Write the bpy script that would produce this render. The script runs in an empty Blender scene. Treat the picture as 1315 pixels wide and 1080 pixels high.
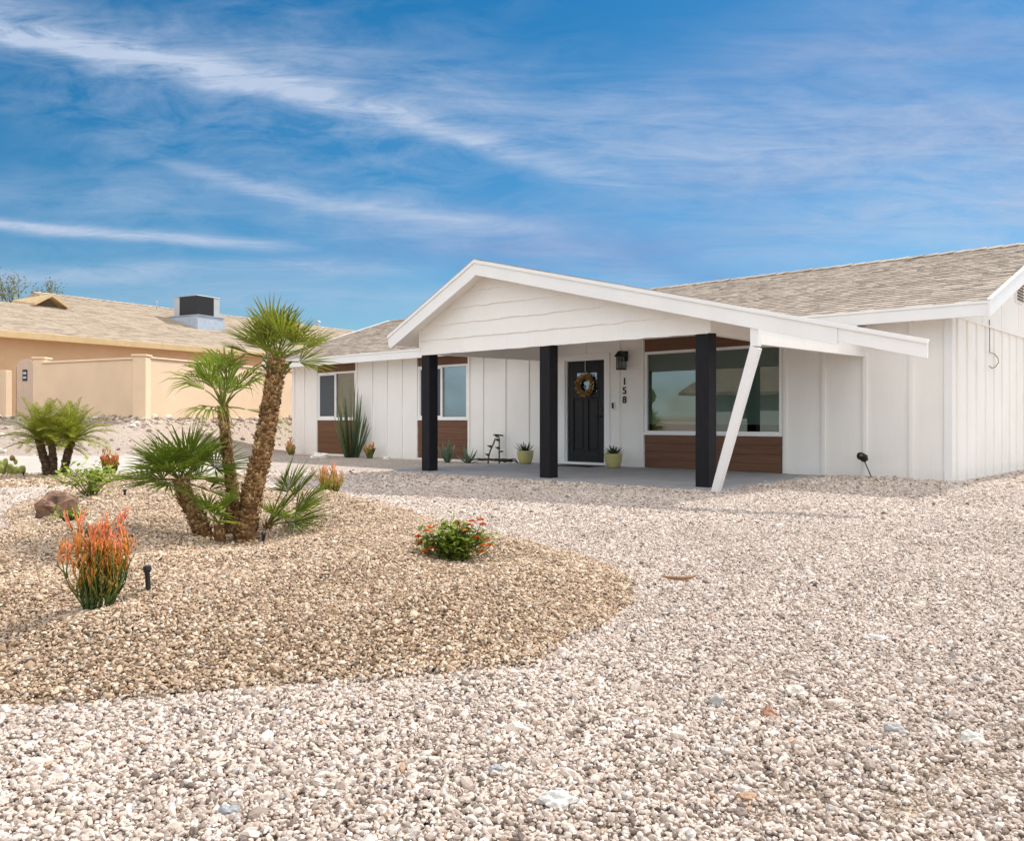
import bpy, bmesh, math, random
import numpy as np
from mathutils import Vector, Matrix, noise as mnoise
rnd = random.Random(7)
PI = math.pi
sc = bpy.context.scene
COL = sc.collection
H = 0.92                                   # eye height of the photographer

# ------------------------------------------------------------------ helpers
class MB:
    """collects geometry for one mesh"""
    def __init__(s):
        s.v = []; s.f = []; s.m = []; s.t = []; s.mi = 0; s.tone = 0.0
    def vert(s, p, t=None):
        s.v.append(tuple(p)); s.t.append(s.tone if t is None else t); return len(s.v) - 1
    def face(s, idx):
        s.f.append(tuple(idx)); s.m.append(s.mi)
    def poly(s, pts):
        s.face([s.vert(p) for p in pts])
    def box(s, x0, y0, z0, x1, y1, z1):
        i = len(s.v)
        for z in (z0, z1):
            for x, y in ((x0, y0), (x1, y0), (x1, y1), (x0, y1)): s.vert((x, y, z))
        for q in ((0, 3, 2, 1), (4, 5, 6, 7), (0, 1, 5, 4), (1, 2, 6, 5), (2, 3, 7, 6), (3, 0, 4, 7)):
            s.face([i + k for k in q])
    def hexa(s, p):
        """8 points: bottom loop then top loop"""
        i = len(s.v)
        for q in p: s.vert(q)
        for q in ((0, 3, 2, 1), (4, 5, 6, 7), (0, 1, 5, 4), (1, 2, 6, 5), (2, 3, 7, 6), (3, 0, 4, 7)):
            s.face([i + k for k in q])
    def prism(s, pts, d):
        """extrude planar polygon by vector d"""
        n = len(pts); a = [s.vert(p) for p in pts]
        b = [s.vert((p[0] + d[0], p[1] + d[1], p[2] + d[2])) for p in pts]
        s.face(a[::-1]); s.face(b)
        for k in range(n): s.face((a[k], a[(k + 1) % n], b[(k + 1) % n], b[k]))
    def tube(s, pts, rad, n=8, tones=None, cap=True):
        pts = [Vector(p) for p in pts]
        if not hasattr(rad, '__len__'): rad = [rad] * len(pts)
        rings = []
        ref = Vector((0.31, 0.17, 0.93))
        for k, p in enumerate(pts):
            d = (pts[min(k + 1, len(pts) - 1)] - pts[max(k - 1, 0)])
            if d.length < 1e-9: d = Vector((0, 0, 1))
            d.normalize()
            if abs(d.dot(ref)) > .97: ref = Vector((0.9, 0.3, 0.1))
            a = d.cross(ref).normalized(); b = d.cross(a)
            tn = None if tones is None else tones[k]
            rings.append([s.vert(p + (a * math.cos(2 * PI * j / n) + b * math.sin(2 * PI * j / n)) * rad[k], tn) for j in range(n)])
        for k in range(len(rings) - 1):
            for j in range(n):
                s.face((rings[k][j], rings[k][(j + 1) % n], rings[k + 1][(j + 1) % n], rings[k + 1][j]))
        if cap:
            s.face(rings[0][::-1]); s.face(rings[-1])
    def lathe(s, prof, c=(0, 0, 0), n=24):
        rings = []
        for r, z in prof:
            rings.append([s.vert((c[0] + r * math.cos(2 * PI * j / n), c[1] + r * math.sin(2 * PI * j / n), c[2] + z)) for j in range(n)])
        for k in range(len(rings) - 1):
            for j in range(n):
                s.face((rings[k][j], rings[k][(j + 1) % n], rings[k + 1][(j + 1) % n], rings[k + 1][j]))
        s.face(rings[0][::-1]); s.face(rings[-1])
    def rock(s, c, r, seed, sub=2, rough=.35, sq=(1, .85, .65), rot=0.):
        bm = bmesh.new(); bmesh.ops.create_icosphere(bm, subdivisions=sub, radius=1)
        i = len(s.v); cr, sr = math.cos(rot), math.sin(rot)
        for v in bm.verts:
            p = v.co.copy()
            q = p * 1.1 + Vector((seed * 7.3, seed * 3.1, seed * 1.7))
            p *= 1 + rough * mnoise.noise(q) + rough * .5 * mnoise.noise(q * 2.7) + (rough * .25 * mnoise.noise(q * 6.1) if sub > 2 else 0)
            x, y, z = p.x * sq[0] * r, p.y * sq[1] * r, p.z * sq[2] * r
            s.vert((c[0] + x * cr - y * sr, c[1] + x * sr + y * cr, c[2] + z))
        for f in bm.faces: s.face([i + v.index for v in f.verts])
        bm.free()
    def build(s, name, mats, parent=None, smooth=False, loc=None, rotz=None, recalc=True):
        me = bpy.data.meshes.new(name)
        me.from_pydata(s.v, [], s.f)
        if not isinstance(mats, (list, tuple)): mats = [mats]
        for m in mats: me.materials.append(m)
        if len(mats) > 1: me.polygons.foreach_set('material_index', s.m)
        a = me.attributes.new('tone', 'FLOAT', 'POINT'); a.data.foreach_set('value', s.t)
        if recalc:
            bm = bmesh.new(); bm.from_mesh(me); bmesh.ops.recalc_face_normals(bm, faces=bm.faces[:]); bm.to_mesh(me); bm.free()
        if smooth: me.polygons.foreach_set('use_smooth', [True] * len(me.polygons))
        me.update()
        o = bpy.data.objects.new(name, me); COL.objects.link(o)
        if parent is not None: o.parent = parent
        if loc is not None: o.location = loc
        if rotz is not None: o.rotation_euler = (0, 0, rotz)
        return o

def tag(o, label=None, cat=None, group=None, kind=None):
    if label: o['label'] = label
    if cat: o['category'] = cat
    if group: o['group'] = group
    if kind: o['kind'] = kind
    return o
def thing(name, label, cat, loc=(0, 0, 0), rotz=0, group=None):
    o = bpy.data.objects.new(name, None); COL.objects.link(o)
    o.location = loc; o.rotation_euler = (0, 0, rotz); o.empty_display_size = .2
    return tag(o, label, cat, group)
def bevel(o, w=.006, seg=2):
    b = o.modifiers.new('bevel', 'BEVEL'); b.width = w; b.segments = seg; b.limit_method = 'ANGLE'; b.angle_limit = .8
    return o

# ------------------------------------------------------------------ materials
class NT:
    def __init__(s, nt): s.nt = nt; s.n = nt.nodes; s.l = nt.links
    def new(s, t, **kw):
        nd = s.n.new(t)
        for k, v in kw.items(): setattr(nd, k, v)
        return nd
    def set(s, sock, v):
        if isinstance(v, bpy.types.NodeSocket): s.l.new(v, sock)
        elif isinstance(v, (tuple, list)) and len(v) == 3 and sock.type == 'RGBA': sock.default_value = (*v, 1)
        else: sock.default_value = v
    def math(s, op, a, b=0., c=None, clamp=False):
        nd = s.new('ShaderNodeMath', operation=op, use_clamp=clamp)
        s.set(nd.inputs[0], a); s.set(nd.inputs[1], b)
        if c is not None: s.set(nd.inputs[2], c)
        return nd.outputs[0]
    def vmath(s, op, a, b=(0, 0, 0), sc_=None):
        nd = s.new('ShaderNodeVectorMath', operation=op)
        s.set(nd.inputs[0], a)
        if op == 'SCALE': s.set(nd.inputs['Scale'], sc_)
        else: s.set(nd.inputs[1], b)
        return nd.outputs[0]
    def mix(s, f, a, b, mode='MIX'):
        nd = s.new('ShaderNodeMix', data_type='RGBA', blend_type=mode)
        s.set(nd.inputs[0], f); s.set(nd.inputs[6], a); s.set(nd.inputs[7], b)
        return nd.outputs[2]
    def ramp(s, fac, stops, interp='LINEAR'):
        nd = s.new('ShaderNodeValToRGB'); cr = nd.color_ramp; cr.interpolation = interp
        while len(cr.elements) > 1: cr.elements.remove(cr.elements[-1])
        cr.elements[0].position = stops[0][0]; cr.elements[0].color = (*stops[0][1], 1)
        for p, c in stops[1:]:
            e = cr.elements.new(p); e.color = (*c, 1)
        s.set(nd.inputs[0], fac); return nd.outputs[0]
    def noise(s, vec, scale, detail=4, rough=.55, dist=0., out=0):
        nd = s.new('ShaderNodeTexNoise'); s.set(nd.inputs['Vector'], vec)
        nd.inputs['Scale'].default_value = scale; nd.inputs['Detail'].default_value = detail
        nd.inputs['Roughness'].default_value = rough; nd.inputs['Distortion'].default_value = dist
        return nd.outputs[out]
    def obj(s): return s.new('ShaderNodeTexCoord').outputs['Object']
    def pos(s): return s.new('ShaderNodeNewGeometry').outputs['Position']
    def map(s, vec, scale=(1, 1, 1), loc=(0, 0, 0), rot=(0, 0, 0)):
        nd = s.new('ShaderNodeMapping'); s.set(nd.inputs[0], vec)
        nd.inputs['Location'].default_value = loc; nd.inputs['Rotation'].default_value = rot; nd.inputs['Scale'].default_value = scale
        return nd.outputs[0]
    def sep(s, vec): 
        nd = s.new('ShaderNodeSeparateXYZ'); s.set(nd.inputs[0], vec); return nd.outputs
    def comb(s, x, y, z):
        nd = s.new('ShaderNodeCombineXYZ')
        s.set(nd.inputs[0], x); s.set(nd.inputs[1], y); s.set(nd.inputs[2], z); return nd.outputs[0]
    def bump(s, h, strength=.3, dist=.01):
        nd = s.new('ShaderNodeBump'); s.set(nd.inputs['Height'], h)
        nd.inputs['Strength'].default_value = strength; nd.inputs['Distance'].default_value = dist
        return nd.outputs[0]
def mat(name):
    m = bpy.data.materials.new(name); m.use_nodes = True
    t = NT(m.node_tree); b = t.n['Principled BSDF']
    return m, t, b
def simple(name, col, rough=.6, var=.12, scale=6., bump=.0, bscale=60., metal=0., spec=.5, stretch=(1, 1, 1)):
    m, t, b = mat(name)
    v = t.map(t.obj(), stretch)
    n = t.noise(v, scale, 5)
    lo = tuple(max(0, c * (1 - var)) for c in col); hi = tuple(min(1, c * (1 + var)) for c in col)
    t.set(b.inputs['Base Color'], t.ramp(n, [(.3, lo), (.7, hi)]))
    b.inputs['Roughness'].default_value = rough; b.inputs['Metallic'].default_value = metal
    b.inputs['Specular IOR Level'].default_value = spec
    if bump: t.set(b.inputs['Normal'], t.bump(t.noise(v, bscale, 6, .65), bump, .01))
    return m
def tonemat(name, stops, rough=.5, var=.15, scale=25., trans=0., bump=0.):
    """colour of a plant along its own length/age (vertex attribute tone) with a noise on it"""
    m, t, b = mat(name)
    at = t.new('ShaderNodeAttribute', attribute_name='tone')
    c = t.ramp(at.outputs['Fac'], stops)
    n = t.noise(t.obj(), scale, 3)
    g = t.ramp(n, [(.25, (1 - var * 2,) * 3), (.75, (1 + var,) * 3)])
    c = t.mix(1., c, g, 'MULTIPLY')
    t.set(b.inputs['Base Color'], c); b.inputs['Roughness'].default_value = rough
    if bump: t.set(b.inputs['Normal'], t.bump(t.noise(t.obj(), 90, 4), bump, .01))
    if trans:
        tr = t.new('ShaderNodeBsdfTranslucent'); t.set(tr.inputs[0], c)
        mx = t.new('ShaderNodeMixShader'); mx.inputs[0].default_value = trans
        t.l.new(b.outputs[0], mx.inputs[1]); t.l.new(tr.outputs[0], mx.inputs[2])
        t.l.new(mx.outputs[0], t.n['Material Output'].inputs[0])
    return m

def white_siding():
    m, t, b = mat('white_painted_siding')
    p = t.obj()
    g = t.noise(t.map(p, (60, 60, 1.2)), 1.0, 5, .6)           # rough-sawn vertical grain
    d = t.noise(p, 1.3, 5)
    col = t.ramp(d, [(.3, (.865, .83, .78)), (.7, (.905, .88, .835))])
    col = t.mix(t.math('MULTIPLY', t.ramp(g, [(.35, (1, 1, 1)), (.5, (0, 0, 0))]), .10), col, (.62, .58, .52))
    z = t.sep(p)[2]
    dirt = t.math('MULTIPLY', t.math('SUBTRACT', 1, t.math('DIVIDE', z, .22), clamp=True), t.math('MULTIPLY', t.noise(p, 9, 4), .4))
    col = t.mix(dirt, col, (.50, .44, .37))                    # splashed dust along the foot
    t.set(b.inputs['Base Color'], col); b.inputs['Roughness'].default_value = .6
    t.set(b.inputs['Normal'], t.bump(g, .35, .006))
    return m
def stucco(name, c, big=.9):
    m, t, b = mat(name)
    p = t.obj()
    n = t.noise(p, big, 6, .6)
    col = t.ramp(n, [(.3, tuple(x * .88 for x in c)), (.7, tuple(min(1, x * 1.07) for x in c))])
    n2 = t.noise(p, 45, 4, .7)
    col = t.mix(.25, col, t.ramp(n2, [(.3, tuple(x * .75 for x in c)), (.7, c)]))
    t.set(b.inputs['Base Color'], col); b.inputs['Roughness'].default_value = .9
    t.set(b.inputs['Normal'], t.bump(n2, .6, .012))
    return m
def shingle(name, pal, course=.14, tab=.30, slope=1.056):
    m, t, b = mat(name)
    x, y, z = t.sep(t.obj())
    s = t.math('MULTIPLY', y, slope / course)
    row = t.math('FLOOR', s)
    wn = t.new('ShaderNodeTexWhiteNoise', noise_dimensions='1D'); t.set(wn.inputs['W'], row)
    def cells(w, k):
        u = t.math('ADD', t.math('DIVIDE', x, w), t.math('MULTIPLY', wn.outputs['Value'], 17.3 + k))
        cu = t.math('FLOOR', u)
        q = t.new('ShaderNodeTexWhiteNoise', noise_dimensions='3D'); t.set(q.inputs['Vector'], t.comb(cu, row, float(k)))
        return q.outputs['Value'], t.math('FRACT', u)
    r1, f1 = cells(tab, 1); r2, f2 = cells(tab * .47, 5)
    big = t.noise(t.obj(), .8, 3)
    mixv = t.math('ADD', t.math('ADD', t.math('MULTIPLY', r1, .5), t.math('MULTIPLY', r2, .4)), t.math('MULTIPLY', t.math('SUBTRACT', big, .5), .5))
    col = t.ramp(mixv, pal)
    gr = t.noise(t.obj(), 160, 3, .8)
    col = t.mix(1., col, t.ramp(gr, [(.3, (.72,) * 3), (.7, (1.15,) * 3)]), 'MULTIPLY')
    fs = t.math('FRACT', s)
    edge = t.math('LESS_THAN', f2, .05)
    col = t.mix(t.math('MULTIPLY', edge, .35), col, (.10, .08, .07))
    t.set(b.inputs['Base Color'], col); b.inputs['Roughness'].default_value = .95
    h = t.math('ADD', t.math('MULTIPLY', r2, .8), t.math('MULTIPLY', gr, .4))
    t.set(b.inputs['Normal'], t.bump(h, .7, .012))
    return m
def wood_mat():
    m, t, b = mat('brown_stained_wood')
    p = t.obj()
    g = t.noise(t.map(p, (1.2, 20, 34)), 1.6, 7, .65, .4)
    bz = t.new('ShaderNodeTexWhiteNoise', noise_dimensions='1D'); t.set(bz.inputs['W'], t.math('FLOOR', t.math('DIVIDE', t.sep(p)[2], .155)))
    col = t.ramp(g, [(.25, (.085, .034, .014)), (.5, (.15, .062, .025)), (.8, (.205, .095, .042))])
    col = t.mix(t.math('MULTIPLY', bz.outputs['Value'], .35), col, (.11, .04, .018))
    t.set(b.inputs['Base Color'], col); b.inputs['Roughness'].default_value = .55
    t.set(b.inputs['Normal'], t.bump(g, .25, .005))
    return m
def glass_mat():
    m, t, b = mat('window_glass')
    fr = t.new('ShaderNodeFresnel'); fr.inputs['IOR'].default_value = 2.35
    gl = t.new('ShaderNodeBsdfGlossy'); gl.inputs['Roughness'].default_value = .0; gl.inputs['Color'].default_value = (.95, 1, .98, 1)
    wob = t.bump(t.noise(t.obj(), 1.1, 1), .05, .02); t.set(gl.inputs['Normal'], wob)
    tr = t.new('ShaderNodeBsdfTransparent'); tr.inputs[0].default_value = (.50, .60, .56, 1)
    mx = t.new('ShaderNodeMixShader')
    t.l.new(fr.outputs[0], mx.inputs[0]); t.l.new(tr.outputs[0], mx.inputs[1]); t.l.new(gl.outputs[0], mx.inputs[2])
    t.l.new(mx.outputs[0], t.n['Material Output'].inputs[0])
    return m
WHITE_PAL = [(0, (0.125, 0.093, 0.079)), (.05, (0.261, 0.208, 0.173)), (.15, (0.418, 0.347, 0.293)), (.34, (0.543, 0.457, 0.388)), (.56, (0.638, 0.545, 0.472)), (.76, (0.710, 0.624, 0.550)), (.90, (0.784, 0.728, 0.665)), (.95, (0.418, 0.400, 0.388)), (.98, (0.565, 0.467, 0.388)), (1, (0.460, 0.291, 0.168))]
TAN_PAL = [(0, (0.095, 0.066, 0.045)), (.06, (0.210, 0.140, 0.086)), (.2, (0.352, 0.244, 0.154)), (.42, (0.478, 0.352, 0.236)), (.64, (0.573, 0.438, 0.309)), (.82, (0.678, 0.555, 0.413)), (.92, (0.767, 0.672, 0.549)), (.97, (0.389, 0.362, 0.332)), (1, (0.420, 0.234, 0.115))]
def pebble_mat(name, pal):
    m, t, b = mat(name)
    oi = t.new('ShaderNodeObjectInfo')
    col = t.ramp(oi.outputs['Random'], pal)
    p = t.pos()
    patch = t.noise(p, .55, 3)
    col = t.mix(1., col, t.ramp(patch, [(.3, (.90, .88, .87)), (.7, (1.06, 1.05, 1.04))]), 'MULTIPLY')
    n = t.noise(p, 130, 4, .7)
    col = t.mix(1., col, t.ramp(n, [(.3, (.80, .78, .76)), (.7, (1.1, 1.1, 1.1))]), 'MULTIPLY')
    t.set(b.inputs['Base Color'], col); b.inputs['Roughness'].default_value = .85
    t.set(b.inputs['Normal'], t.bump(n, .4, .003))
    return m
def ground_mat():
    """the sheet below and beyond the modelled pebbles: gravel of the same size and colours"""
    m, t, b = mat('gravel_ground')
    p = t.pos()
    def cell(scale, pal):
        v = t.new('ShaderNodeTexVoronoi', feature='F1'); t.set(v.inputs['Vector'], p); v.inputs['Scale'].default_value = scale
        cs = t.new('ShaderNodeSeparateColor'); t.l.new(v.outputs['Color'], cs.inputs[0])
        return t.ramp(cs.outputs[0], pal), v.outputs['Distance']
    cw, dw = cell(42, WHITE_PAL); ct, dt = cell(42, TAN_PAL)
    at = t.new('ShaderNodeAttribute', attribute_name='bed')
    br = t.new('ShaderNodeAttribute', attribute_name='berm')
    col = t.mix(at.outputs['Fac'], cw, ct)
    col = t.mix(t.math('MULTIPLY', br.outputs['Fac'], .55), col, (.47, .37, .29))
    da = t.new('ShaderNodeAttribute', attribute_name='dirt')
    dn = t.noise(p, 60, 6, .7)
    dirt = t.ramp(dn, [(.3, (.36, .27, .18)), (.7, (.54, .43, .30))])
    col = t.mix(t.math('MULTIPLY', da.outputs['Fac'], 1.6, clamp=True), col, t.mix(.35, dirt, col))
    big = t.noise(p, .35, 5)
    col = t.mix(1., col, t.ramp(big, [(.3, (.85, .83, .80)), (.7, (1.04, 1.03, 1.02))]), 'MULTIPLY')
    t.set(b.inputs['Base Color'], col); b.inputs['Roughness'].default_value = .95
    t.set(b.inputs['Normal'], t.bump(t.math('SUBTRACT', 1, dw), 1., .03))
    return m

M = {}
M['white'] = white_siding()
M['trim'] = simple('white_trim_paint', (.85, .84, .82), .5, .03, 3, .12, 60)
M['black'] = simple('black_painted_wood', (.012, .011, .014), .6, .25, 4, .15, 30, spec=.2, stretch=(6, 6, 1))
M['door'] = simple('black_door_paint', (.010, .010, .011), .45, .2, 5, .05, 40, spec=.25)
M['metal_black'] = simple('black_metal', (.015, .014, .014), .45, .2, 9, 0, metal=.3)
M['wood'] = wood_mat()
M['roof'] = shingle('asphalt_shingles', [(0, (.31, .25, .20)), (.28, (.38, .315, .257)), (.5, (.445, .372, .305)), (.75, (.51, .43, .345)), (1, (.42, .37, .325))])
M['roof2'] = shingle('tan_shingles', [(0, (.31, .245, .18)), (.35, (.41, .33, .245)), (.65, (.50, .40, .295)), (1, (.45, .40, .34))], .15, .45)
M['glass'] = glass_mat()
M['blind'] = simple('roller_blind', (.66, .70, .66), .9, .04, 3)
M['blind2'] = simple('sky_reflection_blind', (.62, .74, .80), .8, .04, 3)  # blue in the blind colour stands for sky reflected in the small windows
M['pale'] = stucco('pale_green_grey_stucco', (.40, .42, .38))
M['brownroof'] = shingle('brown_shingles', [(0, (.16, .12, .085)), (.5, (.24, .18, .13)), (1, (.30, .24, .18))])
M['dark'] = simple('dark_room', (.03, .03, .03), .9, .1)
M['screen'] = simple('insect_screen', (.07, .085, .095), .7, .1, 12)
M['slab'] = simple('grey_concrete', (.33, .335, .35), .75, .12, 2.2, .2, 90)
M['path'] = simple('pale_concrete', (.47, .43, .38), .9, .09, 3, .4, 60)
M['peach'] = stucco('peach_stucco', (.78, .585, .40))
M['peach2'] = stucco('orange_stucco', (.64, .42, .25))
M['tanwood'] = simple('tan_fascia_paint', (.60, .43, .22), .6, .08, 4)
M['gatewood'] = simple('pale_gate_paint', (.62, .47, .36), .6, .06, 3)
M['galv'] = simple('grey_sheet_metal', (.40, .44, .49), .45, .1, 4, metal=.4)
M['galv2'] = simple('pale_grey_sheet_metal', (.45, .46, .46), .5, .08, 4, metal=.2)
M['coil'] = simple('black_condenser_coil', (.012, .012, .014), .6, .3, 30)
M['pot'] = simple('olive_yellow_glaze', (.47, .42, .17), .35, .1, 4)
M['soil'] = simple('dark_soil', (.05, .035, .025), .95, .4, 40, .6)
M['wreath'] = tonemat('dried_wreath', [(0, (.13, .06, .01)), (.5, (.30, .15, .02)), (1, (.48, .28, .055))], .8)
M['bark'] = tonemat('palm_trunk_fibre', [(0, (.085, .04, .014)), (.35, (.33, .175, .065)), (.65, (.58, .36, .155)), (1, (.85, .66, .40))], .9, .35, 45, 0, .6)
M['bark2'] = tonemat('date_palm_trunk', [(0, (.05, .03, .016)), (.5, (.14, .085, .045)), (1, (.30, .20, .11))], .9, .3, 45, 0, .6)
M['frond_dark'] = tonemat('fan_frond_dark', [(0, (.30, .28, .06)), (.15, (.14, .20, .013)), (.7, (.21, .28, .022)), (1, (.38, .38, .08))], .52, .25, 14, .42)
M['frond'] = tonemat('fan_frond', [(0, (.32, .28, .07)), (.15, (.16, .20, .018)), (.7, (.25, .28, .025)), (1, (.42, .36, .09))], .52, .25, 14, .42)
M['frond_lime'] = tonemat('fan_frond_lime', [(0, (.34, .33, .07)), (.15, (.20, .29, .025)), (.7, (.29, .37, .03)), (1, (.44, .42, .10))], .52, .25, 14, .42)
M['date'] = tonemat('date_frond', [(0, (.32, .28, .05)), (.3, (.28, .32, .022)), (1, (.46, .47, .07))], .45, .25, 14, .35)
M['fire'] = tonemat('fire_stick', [(0, (.055, .095, .015)), (.38, (.11, .16, .022)), (.52, (.52, .27, .02)), (.70, (.82, .28, .04)), (1, (.90, .24, .15))], .5, .2, 30, .15)
M['fire2'] = tonemat('fire_stick_pale', [(0, (.13, .17, .03)), (.32, (.36, .33, .06)), (.6, (.78, .42, .13)), (1, (.90, .38, .25))], .5, .2, 30, .15)
M['lant'] = tonemat('lantana_leaf', [(0, (.08, .13, .012)), (.6, (.22, .31, .03)), (1, (.40, .46, .07))], .5, .25, 20, .3)
M['lime'] = tonemat('lime_leaf', [(0, (.16, .25, .02)), (.5, (.34, .44, .05)), (1, (.52, .58, .11))], .5, .25, 20, .35)
M['stem'] = simple('brown_stem', (.13, .09, .05), .8, .3, 20)
M['bloom'] = tonemat('orange_bloom', [(0, (.78, .10, .015)), (.6, (.88, .20, .02)), (1, (.92, .46, .05))], .6, .2, 60, .2)
M['blade'] = tonemat('upright_blade', [(0, (.03, .055, .015)), (.5, (.06, .10, .022)), (1, (.13, .17, .06))], .5, .25, 12)
M['agave'] = tonemat('blue_agave', [(0, (.05, .10, .06)), (.7, (.12, .20, .13)), (1, (.2, .24, .14))], .5, .2, 14)
M['succ'] = tonemat('dark_succulent', [(0, (.02, .04, .012)), (.7, (.055, .085, .03)), (1, (.10, .12, .05))], .5, .2, 20)
M['cactus'] = tonemat('yellow_cactus', [(0, (.22, .26, .05)), (.6, (.36, .38, .09)), (1, (.24, .11, .05))], .7, .2, 20, 0, .4)
M['plastic'] = simple('black_plastic', (.012, .012, .013), .5, .2, 20)
M['boulder'] = simple('red_brown_boulder', (.24, .14, .09), .9, .75, 9, .9, 25)
M['brass'] = simple('brass_pipe', (.28, .22, .14), .5, .3, 20, metal=.5)
M['twig'] = simple('dry_twig', (.26, .14, .065), .8, .35, 30)
M['sign'] = simple('dark_plaque', (.03, .035, .05), .5)
M['signlite'] = simple('plaque_lettering', (.55, .57, .62), .6)
M['asphalt'] = simple('asphalt', (.06, .06, .06), .95, .2, 12, .5, 120)
M['treeleaf'] = tonemat('yellow_green_leaf', [(0, (.16, .17, .04)), (1, (.30, .28, .08))], .6, .2, 8, .3)

# ------------------------------------------------------------------ camera frame of the house
CX, CY, AH = 6.3433, 12.3154, math.radians(-42.32)
UX = (math.cos(AH), math.sin(AH)); UY = (-math.sin(AH), math.cos(AH))
def W(x, y):                                   # house coordinates -> world
    return (CX + x * UX[0] + y * UY[0], CY + x * UX[1] + y * UY[1])
def Lc(X, Y):
    dx, dy = X - CX, Y - CY
    return (dx * UX[0] + dy * UX[1], dx * UY[0] + dy * UY[1])

# ------------------------------------------------------------------ terrain
BED = np.array([(-1.66, 2.76), (-1.19, 2.85), (-0.89, 2.96), (-0.52, 3.03), (-0.28, 3.11), (0.07, 3.25), (0.35, 3.73), (0.6, 4.3), (0.70, 4.85), (0.62, 5.4), (0.45, 5.93), (-0.05, 6.72), (-0.75, 8.06), (-1.32, 9.16), (-1.91, 10.07), (-3.0, 10.9), (-4.2, 10.95), (-5.2, 10.55), (-5.55, 9.9), (-5.37, 9.2), (-4.9, 8.2), (-4.25, 7.2), (-4.15, 6.2), (-3.9, 5.2), (-3.2, 4.0), (-2.5, 3.2)])
BED2 = np.array([(-13, 11.3), (-10, 11.3), (-8, 11.35), (-6.4, 11.6), (-5.2, 12.2), (-4.1, 13.0), (-3.7, 13.7), (-4.2, 14.2), (-6, 14.15), (-8.7, 14.0), (-13, 14.0)])
def inside(P, X, Y):
    r = np.zeros(X.shape, bool); n = len(P)
    for i in range(n):
        x0, y0 = P[i]; x1, y1 = P[(i + 1) % n]
        c = ((y0 > Y) != (y1 > Y)) & (X < (x1 - x0) * (Y - y0) / (y1 - y0 + 1e-12) + x0)
        r ^= c
    return r
def pdist(P, X, Y, closed=True):
    d = np.full(X.shape, 1e9); n = len(P)
    for i in range(n if closed else n - 1):
        a = P[i]; b = P[(i + 1) % n]; ab = b - a
        t = np.clip(((X - a[0]) * ab[0] + (Y - a[1]) * ab[1]) / (ab @ ab), 0, 1)
        d = np.minimum(d, np.hypot(X - a[0] - t * ab[0], Y - a[1] - t * ab[1]))
    return d
def sst(t): t = np.clip(t, 0, 1); return t * t * (3 - 2 * t)
FENCE = np.array([(-40, 35.7), (-13.12, 23.8), (-9.55, 22.0), (-7.3, 28.0), (-3.5, 38.0), (0, 60)])
BASE = np.array([(-40, 26.0), (-20, 17.6), (-9.6, 17.2), (-8.2, 18.6), (-6.9, 24.5), (-5.2, 30.0), (-1.6, 38.), (2.5, 60)])
BERMP = np.vstack([BASE, [(2.5, 300), (-300, 300), (-300, 60)]])
PADP = np.vstack([FENCE, [(0, 300), (-300, 300), (-300, 60)]])
DIPS = [(-1.95, 5.85, .75, .05), (-1.78, 3.62, .30, .045), (-.33, 4.95, .36, .04), (-1.2, 7.4, .8, .05)]
def terrain(X, Y):
    X = np.asarray(X, float); Y = np.asarray(Y, float)
    z = .006 * np.sin(X * 6.1 + 1.7 * np.sin(Y * 2.3)) * np.sin(Y * 5.2 + 1.1 * np.sin(X * 3.7)) * sst((12 - Y) / 4) + .02 * np.sin(X * .9 + 1.3) * np.sin(Y * .7) * sst((Y - 4) / 4) * sst((11.5 - Y) / 3)
    d = pdist(BED, X, Y); ins = inside(BED, X, Y)
    und = .030 * np.sin(X * 3.1 + .8) * np.sin(Y * 2.3 + X) + .014 * np.sin(X * 5.7 - Y * 4.1)
    z = z + np.where(ins, (.135 + und) * sst(d / .66) + .012 * sst(d / .05), -.012 * sst((.22 - d) / .22))
    for x, y, r, h in DIPS: z = z - h * np.exp(-((X - x) ** 2 + (Y - y) ** 2) / (r * r) * 2)
    d2 = pdist(BED2, X, Y); z = z + np.where(inside(BED2, X, Y), .05 * sst(d2 / .5), 0)
    z = z + .2 * sst((Y - 13.4) / 3.4) * sst((-X - 6.0) / 1.6)
    inb = inside(BERMP, X, Y); pad = inside(PADP, X, Y)
    db = pdist(BASE, X, Y, False); df = pdist(FENCE, X, Y, False)
    t = db / (db + df + 1e-9)
    bh = np.where(pad, 1.0, np.where(inb, sst(t * .9 + .02) * .35 + t * .65, 0))
    z = z * (1 - np.where(inb | pad, np.minimum(bh, 1), 0)) + 1.02 * bh
    # gravel drifts against the right-hand end of the house
    lx = (X - CX) * UX[0] + (Y - CY) * UX[1]; ly = (X - CX) * UY[0] + (Y - CY) * UY[1]
    z = z + .05 * np.exp(-((lx + .9) / 1.1) ** 2) * sst((ly + 3.6) / 2.5) * (ly < .2) 
    z = z + .05 * sst((lx - .3) / 2.5) * sst((ly + 1.5) / 4)
    return z
def T(x, y): return float(terrain(np.array([x]), np.array([y]))[0])

def axis(fine0, fine1, step, lo, hi):
    a = [fine0]; s = step
    while a[-1] > lo: s *= 1.35; a.append(a[-1] - s)
    b = list(np.arange(fine0 + step, fine1, step)); s = step; b.append(fine1)
    while b[-1] < hi: s *= 1.35; b.append(b[-1] + s)
    return np.array(a[::-1] + b)
gx = axis(-15., 10., .1, -420, 420); gy = axis(.5, 26., .1, -420, 420)
GX, GY = np.meshgrid(gx, gy); GZ = terrain(GX, GY)
nx, ny = len(gx), len(gy)
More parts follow.
